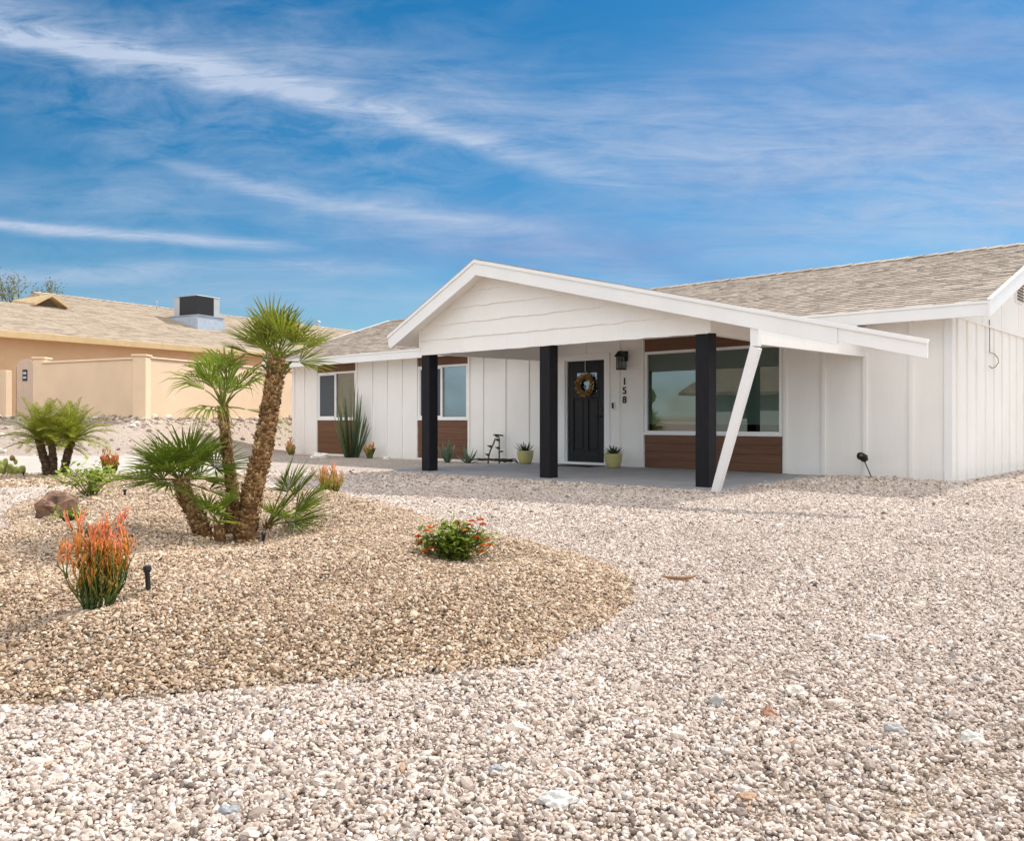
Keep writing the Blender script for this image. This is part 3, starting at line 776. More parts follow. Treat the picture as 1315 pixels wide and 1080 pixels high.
# stiles, rails and raised panels
gl = (e0 + .20, e1 - .20, 1.48, 1.86)
b.box(e0, yd, .10, e0 + .14, yd + .045, 2.10); b.box(e1 - .14, yd, .10, e1, yd + .045, 2.10)
b.box(e0 + .14, yd, .10, e1 - .14, yd + .045, .32); b.box(e0 + .14, yd, 1.36, e1 - .14, yd + .045, 1.48); b.box(e0 + .14, yd, 1.86, e1 - .14, yd + .045, 2.10)
b.box(e0 + .14, yd, 1.48, gl[0], yd + .045, 1.86); b.box(gl[1], yd, 1.48, e1 - .14, yd + .045, 1.86)
mid = (e0 + e1) / 2
b.box(mid - .05, yd, .32, mid + .05, yd + .045, 1.36)
b.box(e0 + .14, yd + .02, .32, mid - .05, yd + .045, 1.36); b.box(mid + .05, yd + .02, .32, e1 - .14, yd + .045, 1.36)
b.box(e0 + .18, yd + .008, .36, mid - .09, yd + .02, 1.32); b.box(mid + .09, yd + .008, .36, e1 - .18, yd + .02, 1.32)
dr = bevel(b.build('door', M['door'], house), .006)
b = MB(); b.poly([(gl[0], yd + .02, gl[2]), (gl[1], yd + .02, gl[2]), (gl[1], yd + .02, gl[3]), (gl[0], yd + .02, gl[3])]); b.build('door_glass', M['glass'], dr)
b = MB(); hx = e1 - .07
b.lathe([(.03, 0), (.03, .012)], (0, 0, 0), 16)
for i, v in enumerate(b.v): b.v[i] = (hx + v[0], yd - v[2], 1.0 + v[1])
b.tube([(hx, yd - .01, 1.0), (hx, yd - .05, 1.0), (hx - .12, yd - .052, 1.0)], .011, 8)
b.build('door_handle', M['metal_black'], dr)
b = MB(); b.tube([(hx, yd - .001, 1.14), (hx, yd - .025, 1.14)], .03, 14); b.build('deadbolt', M['metal_black'], dr)
# ---- wall lantern
lx, lz = -5.66, 2.06
b = MB()
b.box(lx - .055, -.04, lz - .02, lx + .055, -.0205, lz + .17)
b.box(lx - .02, -.16, lz + .10, lx + .02, -.04, lz + .135)
b.hexa([(lx - .10, -.26, lz + .06), (lx + .10, -.26, lz + .06), (lx + .10, -.06, lz + .06), (lx - .10, -.06, lz + .06), (lx - .045, -.205, lz + .165), (lx + .045, -.205, lz + .165), (lx + .045, -.115, lz + .165), (lx - .045, -.115, lz + .165)])
b.box(lx - .07, -.23, lz - .19, lx + .07, -.09, lz - .165)
for sx in (-1, 1):
    for sy in (-.225, -.095): b.box(lx + sx * .062 - .008, sy - .006, lz - .165, lx + sx * .062 + .008, sy + .006, lz + .06)
lamp = b.build('wall_lamp', M['metal_black'], house)
b = MB(); b.box(lx - .052, -.212, lz - .164, lx + .052, -.108, lz + .06); b.build('lamp_glass', M['glass'], lamp)
b = MB(); b.lathe([(.012, 0), (.026, .05), (.026, .10), (.010, .13)], (lx, -.16, lz - .15), 12); b.build('bulb', M['blind'], lamp, smooth=True)
# ---- house numbers
for ch, zz in (('1', 1.60), ('5', 1.425), ('8', 1.25)):
    cu = bpy.data.curves.new('house_number', 'FONT'); cu.body = ch; cu.size = .185; cu.extrude = .006; cu.align_x = 'CENTER'; cu.offset = .0035
    to = bpy.data.objects.new('tmp', cu); COL.objects.link(to)
    dg = bpy.context.evaluated_depsgraph_get(); me = bpy.data.meshes.new_from_object(to.evaluated_get(dg))
    bpy.data.objects.remove(to); me.name = 'house_number'; me.materials.clear(); me.materials.append(M['metal_black'])
    no = bpy.data.objects.new('house_number', me); COL.objects.link(no); no.parent = house
    no.location = (-5.69, -.012, zz); no.rotation_euler = (PI / 2, 0, 0)
    no['label'] = 'black metal digit ' + ch
b = MB(); b.box(-5.98, -.03, 1.13, -5.91, -.0, 1.28)
db = bevel(b.build('doorbell', M['trim'], house), .004)
b = MB(); b.box(-5.965, -.042, 1.15, -5.925, -.03, 1.26); b.build('bell_button', M['metal_black'], db)

# ------------------------------------------------------------------ things at the porch
def HP(x, y, z=0.): w = W(x, y); return (w[0], w[1], z)
# wreath
wr = thing('wreath', 'golden brown dried wreath hanging on the black front door', 'wreath', HP(-6.64, .03, 1.62), AH)
b = MB()
r0 = random.Random(3)
for k in range(620):
    a = r0.uniform(0, 2 * PI); rr = .16 + r0.gauss(0, .022); yy = -.03 + r0.gauss(0, .018)
    p = Vector((rr * math.cos(a), yy, rr * math.sin(a)))
    d = Vector((-math.sin(a) + r0.gauss(0, .5) + .9 * math.cos(a) * r0.random(), r0.gauss(-.2, .3), math.cos(a) + r0.gauss(0, .5) + .9 * math.sin(a) * r0.random())).normalized()
    ln = r0.uniform(.04, .10); s_ = d.cross(Vector((0, 1, .2))).normalized() * .008; tn = r0.random()
    i = len(b.v)
    for q in (p, p + d * ln * .5 + s_, p + d * ln, p + d * ln * .5 - s_): b.vert(q, tn)
    b.face((i, i + 1, i + 2, i + 3))
b.build('twigs', M['wreath'], wr, recalc=False)
b = MB(); b.tube([(0.16 * math.cos(a), -.02, .16 * math.sin(a)) for a in np.linspace(0, 2 * PI, 25)], .022, 7); b.build('ring', M['stem'], wr)
b = MB(); b.box(-.005, -.022, .15, .005, -.018, .49); b.build('ribbon', M['blind'], wr)
# mat
b = MB(); b.box(-.5, -.28, 0, .5, .28, .014)
mt = bevel(b.build('doormat', M['plastic'], loc=HP(-6.55, -.42, .046), rotz=AH), .006); tag(mt, 'flat black doormat on the grey slab in front of the door', 'doormat')
# pots
def potted(loc, label, sc_):
    t = thing('potted_succulent', label, 'potted plant', loc, rnd.uniform(0, 6), 'yellow pots on the porch')
    b = MB(); b.lathe([(.10, 0), (.125, .03), (.158, .13), (.168, .23), (.172, .26), (.160, .265), (.150, .262), (.146, .22)], (0, 0, 0), 28); b.build('pot', M['pot'], t, smooth=True)
    b = MB(); b.lathe([(.02, .215), (.15, .222)], (0, 0, 0), 20); b.build('soil', M['soil'], t)
    b = MB(); rr = random.Random(int(sc_ * 100))
    for k in range(34):
        a = k * 2.4; el = .35 + .85 * (k / 34) + rr.uniform(-.1, .1); ln = (.24 - .05 * k / 34) * rr.uniform(.85, 1.2) * sc_
        d = Vector((math.cos(a) * math.cos(el), math.sin(a) * math.cos(el), math.sin(el))); b0 = Vector((d.x * .03, d.y * .03, .22))
        blade(b, b0, d, ln, .017, .012, 5, .05)
    b.build('succulent', M['succ'], t, recalc=False)
    return t
def blade(b, p, d, ln, w, th, n=5, curl=0., up=Vector((0, 0, 1)), t0=0., t1=1.):
    """thick pointed leaf"""
    p = Vector(p); d = Vector(d).normalized()
    s_ = d.cross(up)
    if s_.length < .05: s_ = Vector((1, 0, 0))
    s_.normalize(); nrm = s_.cross(d).normalized()
    prev = None
    for k in range(n + 1):
        t = k / n
        c = p + d * ln * t + nrm * (curl * ln * t * t)
        ww = w * (1 - t ** 2.2) * (.75 + .6 * t) + .0004
        hh = th * (1 - t * .9)
        tn = t0 + (t1 - t0) * t
        cur = [b.vert(c - s_ * ww, tn), b.vert(c + nrm * -hh * .7, tn), b.vert(c + s_ * ww, tn), b.vert(c + nrm * hh * .1, tn)]
        if prev:
            for j in range(4): b.face((prev[j], prev[(j + 1) % 4], cur[(j + 1) % 4], cur[j]))
        prev = cur
potted(HP(-5.62, -.47, .045), 'yellow pot of dark spiky succulent right of the front door', 1.0)
potted(HP(-7.83, -.42, .045), 'yellow pot of spiky succulent left of the door, partly behind the middle post', 1.1)
# backflow valve and hose
t = thing('garden_tap', 'bent metal pipe with valves standing against the white wall left of the porch', 'tap', HP(-8.85, -.16, 0), AH)
b = MB()
b.tube([(-.28, 0, -.02), (-.26, 0, .16), (-.20, 0, .30), (-.12, 0, .42), (-.05, 0, .56), (.02, 0, .60)], .020, 8)
b.tube([(.02, 0, .60), (.05, 0, .52), (.05, 0, .30), (.05, 0, -.02)], .020, 8)
b.build('pipe', M['brass'], t, smooth=True)
for z, x in ((.60, .0), (.33, .06), (.50, .05), (.18, -.24), (.36, -.17)):
    b = MB(); b.tube([(x, -.01, z), (x, -.075, z + .01)], .024, 8); b.tube([(x - .05, -.08, z + .02), (x + .06, -.08, z)], .012, 6); b.build('valve', M['plastic'], t, smooth=True)
b = MB(); b.tube([(-.04, 0, .615), (.16, 0, .60)], .016, 8); b.build('handle', M['plastic'], t, smooth=True)
b = MB(); b.tube([(.05, 0, .25), (.17, -.02, .27)], .018, 8); b.build('spout', M['plastic'], t, smooth=True)
b = MB(); b.lathe([(.035, .0), (.05, .03), (.035, .07)], (.0, -.02, .50), 10); b.build('gauge', M['blind'], t, smooth=True)
b = MB(); pts_ = []
for k in range(150):
    a = k * .21; r_ = .22 + .13 * math.sin(k * .13) ; pts_.append((r_ * 1.6 * math.cos(a), r_ * .55 * math.sin(a), .02 + .012 * (k % 30) / 6 + .01 * math.sin(k)))
pts_ += [(-.5 - .1 * i, .06 * math.sin(i), .03 + .02 * math.sin(i * 1.3)) for i in range(5)]
b.tube(pts_, .014, 6)
ho = b.build('garden_hose', M['plastic'], loc=HP(-8.62, -.42, .045), rotz=AH, smooth=True); tag(ho, 'coiled black hose lying on the slab below the tap', 'hose')
# stake light by the right wall
lp = HP(-1.02, -.22); 
t = thing('stake_light', 'black spotlight on a leaning stake in the gravel by the right wall', 'garden light', (lp[0], lp[1], T(lp[0], lp[1])), AH)
b = MB(); b.tube([(.0, 0, -.05), (-.13, -.01, .26)], .009, 6); b.build('stake', M['plastic'], t)
b = MB(); c = Vector((-.15, -.015, .30))
b.tube([c + Vector((-.06, 0, .03)), c + Vector((-.02, -.01, .03)), c + Vector((.06, -.02, .01))], [.055, .06, .04], 10)
b.rock(c + Vector((.02, 0, -.02)), .055, 3.3, 2, .4, (1, .9, .8)); b.build('lamp_head', M['metal_black'], t)
b = MB(); b.rock(c + Vector((-.01, -.05, .04)), .03, 9, 2, .3); b.build('lens', M['brass'], t)

# ------------------------------------------------------------------ plants
def rdir(az, el): return Vector((math.cos(az) * math.cos(el), math.sin(az) * math.cos(el), math.sin(el)))
def fan(b, base, az, el, pet, R, nseg=22, spread=2.0, droop=.25, r_=rnd, wide=1.0, tone=0.):
    """one palmate leaf: arched stalk and folded pointed segments"""
    d = rdir(az, el); side = d.cross(Vector((0, 0, 1)))
    if side.length < .1: side = Vector((1, 0, 0))
    side.normalize(); side = (Matrix.Rotation(r_.uniform(-.5, .5), 3, d) @ side); nrm = side.cross(d).normalized()
    if nrm.z < 0: nrm = -nrm
    base = Vector(base); pts = [base + d * pet * t + Vector((0, 0, -1)) * droop * pet * .35 * t * t for t in (0, .35, .7, 1)]
    b.tube(pts, [.009, .006, .0045, .004], 5, [0, .05, .1, .12])
    hub = pts[-1]; d = (pts[-1] - pts[-2]).normalized()
    da = 2 * spread / nseg
    for k in range(nseg):
        a = -spread + (k + .5) * da + r_.uniform(-.04, .04)
        sd = d * math.cos(a) + side * math.sin(a) + nrm * (.12 + .22 * (1 - math.cos(a)) * r_.uniform(.5, 1.2))
        sd.normalize(); perp = nrm.cross(sd).normalized()
        ln = R * (1 - .22 * (abs(a) / spread) ** 2) * r_.uniform(.86, 1.08)
        wmax = ln * .45 * math.tan(da / 2) * 1.05 * wide
        prev = None; dr = droop * r_.uniform(.6, 1.5)
        tj = tone + r_.uniform(-.12, .12)
        for t, wf in ((.03, .10), (.45, 1.), (.75, .62), (1.0, .03)):
            c = hub + sd * ln * t + Vector((0, 0, -1)) * dr * ln * max(0, t - .3) ** 2 * 1.2
            w = wmax * wf; tn = min(1, max(.12, .15 + .8 * t ** 2 + tj))
            cur = (b.vert(c - perp * w, tn), b.vert(c + nrm * w * .55 * -1, tn), b.vert(c + perp * w, tn))
            if prev:
                b.face((prev[0], prev[1], cur[1], cur[0])); b.face((prev[1], prev[2], cur[2], cur[1]))
            prev = cur
def trunk(t, path, radii, seed, name='trunk', m='bark', dens=1., nsc=200, sl=.03):
    r_ = random.Random(seed); b = MB(); b.tone = .12
    pts = []; rad = []
    n = 26
    P = [Vector(p) for p in path]
    def at(u):
        x = u * (len(P) - 1); i = min(int(x), len(P) - 2); f = x - i
        p0 = P[max(i - 1, 0)]; p1 = P[i]; p2 = P[i + 1]; p3 = P[min(i + 2, len(P) - 1)]
        return .5 * ((2 * p1) + (p2 - p0) * f + (2 * p0 - 5 * p1 + 4 * p2 - p3) * f * f + (3 * p1 - p0 - 3 * p2 + p3) * f ** 3)
    def ra(u):
        x = u * (len(radii) - 1); i = min(int(x), len(radii) - 2); return radii[i] + (radii[i + 1] - radii[i]) * (x - i)
    b.tube([at(k / n) for k in range(n + 1)], [ra(k / n) * (.93 + .06 * (k % 2)) for k in range(n + 1)], 14)
    # old leaf bases: overlapping husks in spirals
    for k in range(nsc):
        u = (k + r_.random()) / nsc; a = k * 2.399 + r_.uniform(-.8, .8)
        c = at(u); ax = (at(min(u + .03, 1)) - at(max(u - .03, 0))).normalized()
        e1 = ax.cross(Vector((0.2, .97, .1))).normalized(); e2 = ax.cross(e1)
        o_ = e1 * math.cos(a) + e2 * math.sin(a); tg = ax.cross(o_)
        R_ = ra(u); w = R_ * r_.uniform(.25, .55); hgt = sl * r_.uniform(.4, 1.1)
        q = c + o_ * R_ * .92
        tn = r_.uniform(.05, .6); fl = r_.uniform(.10, .38)
        i = len(b.v); m5 = 5
        for jj in range(m5):
            f = jj / (m5 - 1) * 2 - 1
            b.vert(q + tg * w * f - o_ * R_ * .10 * f * f, tn * .35)
            b.vert(q + tg * w * f * .95 + o_ * R_ * (fl * .55 - .12 * f * f) + ax * hgt * .6, tn)
            b.vert(q + tg * (w * f * .9 + r_.gauss(0, .1) * w) + o_ * R_ * (fl * r_.uniform(.6, 1.2) - .10 * f * f) + ax * hgt * r_.uniform(.55, 1.5), min(1, tn + r_.uniform(.05, .6)))
        for jj in range(m5 - 1):
            a0 = i + jj * 3
            b.face((a0, a0 + 3, a0 + 4, a0 + 1)); b.face((a0 + 1, a0 + 4, a0 + 5, a0 + 2))
        if r_.random() < dens * .55:           # loose fibres
            for _ in range(2):
                f0 = q + tg * r_.uniform(-w, w); f1 = f0 + o_ * R_ * r_.uniform(.15, .5) + ax * r_.uniform(-.03, .05)
                s_ = tg * .0016; i = len(b.v)
                for pp in (f0 - s_, f0 + s_, f1): b.vert(pp, r_.uniform(.5, 1))
                b.face((i, i + 1, i + 2))
    b.build(name, M[m], t, recalc=False)
    return at(1.0), at
CG = 'fan palms growing from one clump in the bed'
def palm(name, label, base, path, radii, seed, leaves, fm, nsc, group=CG):
    z = T(*base) - .03
    t = thing(name, label, 'palm', (base[0], base[1], z), 0, group)
    top, at = trunk(t, path, radii, seed, nsc=nsc)
    b = MB(); r_ = random.Random(seed + 5)
    leaves(b, top, r_)
    b.build('crown', M[fm], t, recalc=False)
    return t
# tall palm leaning right
def lv_tall(b, top, r_):
    for k in range(21):
        az = k * 2.399 + r_.uniform(-.3, .3); el = .10 + 1.22 * (k / 21) ** .9 + r_.uniform(-.12, .12)
        fan(b, top + Vector((0, 0, .02 * k / 21 - .01)), az, el, r_.uniform(.13, .24), r_.uniform(.24, .34), 16, 1.35, .12, r_, .72)
    for k in range(11):                      # cut stalk stubs below the crown
        az = k * 2.399; d = rdir(az, .75); p = top + rdir(az, 0) * .055 + Vector((0, 0, -.10 + .006 * k)); b.tube([p, p + d * .04, p + d * r_.uniform(.06, .10)], [.011, .009, .008], 5, [.05, .0, .95])
palm('fan_palm', 'tallest of the three clumped fan palms, thick trunk leaning right', (-1.86, 5.92), [(0, 0, -.05), (.045, .01, .33), (.12, .03, .66), (.18, .04, 1.02), (.212, .05, 1.29)], [.078, .070, .066, .062, .059, .052], 21, lv_tall, 'frond', 950)
def lv_mid(b, top, r_):
    for k in range(17):
        az = k * 2.399 + r_.uniform(-.3, .3); el = (.25 if k < 3 else .62) + .88 * (k / 17) ** .6 + r_.uniform(-.15, .12)
        fan(b, top + Vector((0, 0, r_.uniform(-.06, .02))), az, el, r_.uniform(.15, .30) * (1 + .5 * max(0, el - .7)), r_.uniform(.28, .42), 12, r_.uniform(.6, 1.0), .75, r_, .68, .12)
palm('fan_palm', 'slim middle fan palm with lime green upright leaves, behind the tall trunk', (-2.02, 6.10), [(0, 0, -.05), (.02, 0, .30), (-.02, .02, .58), (-.055, .02, .93)], [.058, .047, .040, .038, .036], 33, lv_mid, 'frond_lime', 480)
def lv_low(b, top, r_):
    for k in range(22):
        az = k * 2.399 + r_.uniform(-.3, .3) ; el = -.25 + 1.40 * (k / 22) + r_.uniform(-.15, .15)
        fan(b, top, az, el, r_.uniform(.14, .25), r_.uniform(.27, .37), 22, 1.9, .13, r_, .68)
palm('fan_palm', 'short dark green fan palm leaning left at the foot of the clump', (-2.14, 5.98), [(0, 0, -.05), (-.05, -.03, .15), (-.12, -.05, .30), (-.165, -.06, .43)], [.064, .060, .056, .046], 45, lv_low, 'frond_dark', 300)
def lv_suck(b, top, r_):
    for az, el, pe, R_ in ((.15, .85, .30, .34), (-.25, .45, .26, .36), (.5, .55, .30, .36), (-.6, .75, .22, .30), (.9, .95, .30, .32), (-.1, .2, .20, .34), (.2, 1.2, .34, .26), (-1.0, .5, .18, .25)):
        fan(b, top, az + r_.uniform(-.1, .1), el, pe, R_, 22, 1.6, .12, r_, .8)
palm('fan_palm', 'trunkless green fan palm offshoot spreading right of the tall trunk', (-1.80, 6.22), [(0, 0, -.05), (.01, 0, .0), (.015, 0, .05)], [.045, .04, .03], 51, lv_suck, 'frond_dark', 24)
def lv_suck2(b, top, r_):
    for az, el, pe, R_ in ((-.9, .9, .16, .2), (-1.6, .8, .12, .22), (-.3, 1.1, .18, .2), (-2.3, 1.0, .14, .2), (-1.2, .3, .10, .2)):
        fan(b, top, az, el, pe, R_, 18, 1.5, .2, r_, .9)
palm('fan_palm', 'small pale green fan palm offshoot between the short and the middle trunk', (-2.0, 5.84), [(0, 0, -.05), (.0, 0, .05), (-.01, 0, .15)], [.045, .04, .03], 57, lv_suck2, 'frond_lime', 30)

# pygmy date palms
def pinnate(b, base, az, el, L, r_, nl=26, droop=.8):
    d0 = rdir(az, el); pts = []; p = Vector(base); d = d0.copy(); n = 14
    for k in range(n + 1):
        pts.append(p.copy()); p = p + d * (L / n); d = (d + Vector((0, 0, -1)) * droop * (.4 + k / n) / n).normalized()
    b.tube(pts, [.010 * (1 - .85 * k / n) + .001 for k in range(n + 1)], 4, [.1] * (n + 1))
    for k in range(nl):
        u = .10 + .9 * (k + .5) / nl; x = u * n; i = min(int(x), n - 1); c = pts[i].lerp(pts[i + 1], x - i)
        ax = (pts[i + 1] - pts[i]).normalized(); sd = ax.cross(Vector((0, 0, 1)))
        if sd.length < .05: sd = Vector((1, 0, 0))
        sd.normalize(); nm = sd.cross(ax).normalized()
        ll = .25 * L * (math.sin(PI * min(1, .18 + u * .78)) ** .8) * r_.uniform(.85, 1.15)
        for sg in (-1, 1):
            dd = (sd * sg * .85 + ax * r_.uniform(.45, .8) + nm * r_.uniform(.1, .45)).normalized()
            w = .0044; tn = r_.uniform(.2, .9)
            e = ax * w; m_ = c + dd * ll * .55 + Vector((0, 0, -.004)); tip = c + dd * ll + Vector((0, 0, -.10 * ll))
            j = len(b.v)
            for q in (c - e * .6, m_ - e, tip, m_ + e, c + e * .6): b.vert(q, tn)
            b.face((j, j + 1, j + 3, j + 4)); b.face((j + 1, j + 2, j + 3))
def date_palm(label, base, stems, seed, n, L):
    t = thing('date_palm', label, 'palm', (base[0], base[1], T(*base) - .03), 0, 'pygmy date palms in the far left bed')
    b = MB(); r_ = random.Random(seed)
    for path, radii in stems:
        top, at = trunk(t, path, radii, seed, m='bark2', nsc=260, sl=.03)
        for k in range(n):
            az = k * 2.399 + r_.uniform(-.2, .2); el = .05 + 1.4 * (k / n) ** .85 + r_.uniform(-.12, .12)
            pinnate(b, top, az, el, L * r_.uniform(.8, 1.1), r_, 46, 1.25)
    b.build('crown', M['date'], t, recalc=False)
date_palm('bushy little date palm on the left with a double leaning trunk', (-7.24, 13.30), [([(0, 0, -.05), (-.03, 0, .2), (-.10, 0, .45), (-.14, 0, .60)], [.068, .062, .058, .05]), ([(.07, .03, -.05), (.07, .03, .2), (.06, .02, .42), (.05, .02, .50)], [.06, .058, .05, .045])], 61, 24, .70)
date_palm('bushy little date palm on the right, slim trunk leaning right', (-7.06, 13.42), [([(0, 0, -.05), (.03, 0, .2), (.08, 0, .42), (.13, 0, .58)], [.055, .06, .058, .05])], 67, 36, .68)
# fire stick shrubs
def firestick(label, base, mname, hgt, spread, nst, seed, maxl=4, rad=.006, lean=(0, 0), group='red tipped pencil shrubs'):
    t = MB(); r_ = random.Random(seed)
    hm = [hgt]
    def grow(p, d, ln, lvl, rad_):
        n = 4; pts = [p]; q = p.copy(); dd = d.copy()
        for k in range(n):
            dd = (dd + Vector((r_.gauss(0, .10) - .9 * (q.x - lean[0] * q.z) * max(0, q.z / hgt), r_.gauss(0, .10) - .9 * q.y * max(0, q.z / hgt), .10))).normalized(); q = q + dd * ln / n; pts.append(q.copy())
        off = r_.gauss(-.02, .14)
        def tn(v): return max(0, min(1, (v.z / (.4 * hgt + .6 * hm[0])) * .80 + .08 * r_.random() + .03 * lvl - .04 + off))
        t.tube(pts, [rad_ * (1 - .10 * k) for k in range(n + 1)], 5, [tn(v) for v in pts])
        if lvl < maxl and pts[-1].z < hm[0] * .98:
            for _ in range(r_.choice((2, 2, 3))):
                nd = (dd + Vector((r_.gauss(0, .33), r_.gauss(0, .33), r_.uniform(.05, .45)))).normalized()
                grow(pts[-1], nd, ln * r_.uniform(.6, .95), lvl + 1, rad_ * .88)
    for k in range(nst):
        a = k * 2.4; e = r_.uniform(.1, 1.) * spread
        hm[0] = hgt * (r_.uniform(.5, 1.02) if k % 3 else r_.uniform(.3, .7))
        d = Vector((math.cos(a) * e + lean[0], math.sin(a) * e + lean[1], 1)).normalized()
        grow(Vector((math.cos(a) * .045, math.sin(a) * .045, -.02)), d, hm[0] * r_.uniform(.22, .38), 0, rad)
    o = t.build('pencil_shrub', M[mname], loc=(base[0], base[1], T(*base)), recalc=False, smooth=True)
    return tag(o, label, 'shrub', group)
firestick('upright green shrub with bright coral red tips in the front bed', (-1.75, 3.60), 'fire', .43, .26, 44, 6, 4, .0044, (.10, 0))
firestick('low yellow and coral pencil shrub at the far edge of the front bed', (-2.04, 9.60), 'fire2', .36, 1.1, 90, 9, 3, .0062)
firestick('small coral shrub half hidden behind the dark fan palm leaves', (-6.55, 13.9), 'fire', .46, .55, 44, 12, 3, .011)
firestick('small orange brown shrub at the left corner of the white house', HP(-16.2, -.45)[:2], 'fire2', .42, .7, 30, 15, 3, .014)
firestick('tiny pink shrub against the white wall right of the tall blades', HP(-12.95, -.35)[:2], 'fire', .45, .35, 20, 18, 2, .022)

# leafy bushes
def leafy(name, label, cat, base, rx, ry, hz, nleaf, size, mname, seed, group=None, nst=10, open_=.0):
    t = thing(name, label, cat, (base[0], base[1], T(*base) - .01), 0, group)
    r_ = random.Random(seed); b = MB(); s_ = MB()
    stems = []
    for k in range(nst):
        a = k * 2.4 + r_.uniform(-.3, .3); rr = math.sqrt((k + .5) / nst)
        tip = Vector((math.cos(a) * rr * rx, math.sin(a) * rr * ry, hz * (1 - .45 * rr * rr) * r_.uniform(.75, 1.08)))
        mid = tip * .5 + Vector((0, 0, hz * .12)); s_.tube([(0, 0, -.02), mid, tip], [.006, .004, .002], 5); stems.append((mid, tip))
    for k in range(nleaf):
        mid, tip = r_.choice(stems); u = r_.random() ** .6
        c = (mid * .35).lerp(mid, u * 2) if u < .5 else mid.lerp(tip, u * 2 - 1)
        c = c + Vector((r_.gauss(0, rx * .15), r_.gauss(0, ry * .15), r_.gauss(0, hz * .11)))
        if c.z < .005: c.z = r_.uniform(.005, .04)
        d = rdir(r_.uniform(0, 6.28), r_.uniform(-.3, .9)); sd = d.cross(Vector((0, 0, 1))).normalized(); nm = sd.cross(d)
        L = size * r_.uniform(.6, 1.3); w = L * .30; tn = min(1, max(0, .55 + r_.gauss(0, .25)))
        i = len(b.v)
        for q in (c, c + d * L * .45 + sd * w + nm * w * .4, c + d * L - Vector((0, 0, L * .15)), c + d * L * .45 - sd * w + nm * w * .4, c + d * L * .5): b.vert(q, tn)
        b.face((i, i + 1, i + 4)); b.face((i + 1, i + 2, i + 4)); b.face((i + 2, i + 3, i + 4)); b.face((i + 3, i, i + 4))
    b.build('foliage', M[mname], t, recalc=False); s_.build('stem', M['stem'], t)
    return t, stems
lan, st = leafy('lantana', 'leafy green bush with orange red flower heads in the front bed', 'flowering bush', (-.33, 4.90), .225, .17, .225, 1150, .050, 'lant', 71, None, 26)
r_ = random.Random(72)
heads = [(-.205, -.02, .13), (-.19, -.04, .10), (-.155, -.05, .165), (-.14, -.02, .18), (-.16, -.12, .06), (-.12, -.12, .075), (.02, -.02, .20), (.055, -.06, .17), (.10, .0, .215), (.15, -.02, .225), (.165, -.03, .20), (.13, -.08, .13), (.17, -.10, .09), (.19, -.06, .115), (.08, .02, .19), (.155, -.1, .055), (.205, -.05, .08)]
for hx, hy, hz in heads:
    b = MB()
    for k in range(22):
        a = k * 2.4; rr = .020 * math.sqrt((k + .5) / 22); c = Vector((hx + rr * math.cos(a), hy + rr * math.sin(a), hz + .02 + .014 * (1 - (rr / .021) ** 2)))
        tn = r_.uniform(0, .6) if rr > .012 else r_.uniform(.4, 1); s2 = .0085
        for q in range(2):
            an = r_.uniform(0, 3.1); u = Vector((math.cos(an), math.sin(an), r_.uniform(-.3, .3))) * s2; v = Vector((-math.sin(an), math.cos(an), r_.uniform(-.3, .3))) * s2
            i = len(b.v)
            for p in (c - u, c - v, c + u, c + v): b.vert(p, tn)
            b.face((i, i + 1, i + 2, i + 3))
    b.build('blossom', M['bloom'], lan, recalc=False)
    sm = MB(); sm.tube([(hx * .75, hy * .75, hz * .55), (hx, hy, hz)], .0022, 5); sm.build('flower_stalk', M['stem'], lan)
leafy('loose_shrub', 'loose lime green shrub behind the reddish boulder', 'shrub', (-4.0, 8.1), .32, .28, .34, 380, .072, 'lime', 81, None, 13)
leafy('low_weed', 'small dark green weed in front of the reddish boulder', 'shrub', (-3.35, 6.45), .14, .12, .13, 200, .04, 'lant', 84, None, 9)
leafy('dry_weed', 'small sparse brownish weed between boulder and red tipped shrub', 'shrub', (-2.75, 5.55), .14, .12, .09, 70, .03, 'lant', 88, None, 9)
# yellow green cactus pads at the far left
t = thing('cactus', 'yellow green cactus clump with a brown head by the left edge', 'cactus', (-8.0, 13.55, T(-8.0, 13.55)))
b = MB(); r_ = random.Random(4)
for x, y, z, r0, tn in ((-.12, 0, .08, .10, .2), (.0, .05, .09, .09, .4), (.14, 0, .06, .08, .3), (.0, -.08, .20, .08, .45), (-.17, .05, .17, .08, .3), (.24, -.03, .09, .07, .5), (.06, 0, .27, .05, .9), (.10, .02, .21, .045, .6)):
    b.tone = tn; b.rock((x, y, z), r0, r_.random() * 9, 2, .25, (.8, .5, 1.0), r_.uniform(0, 3))
b.build('pad', M['cactus'], t, smooth=True)
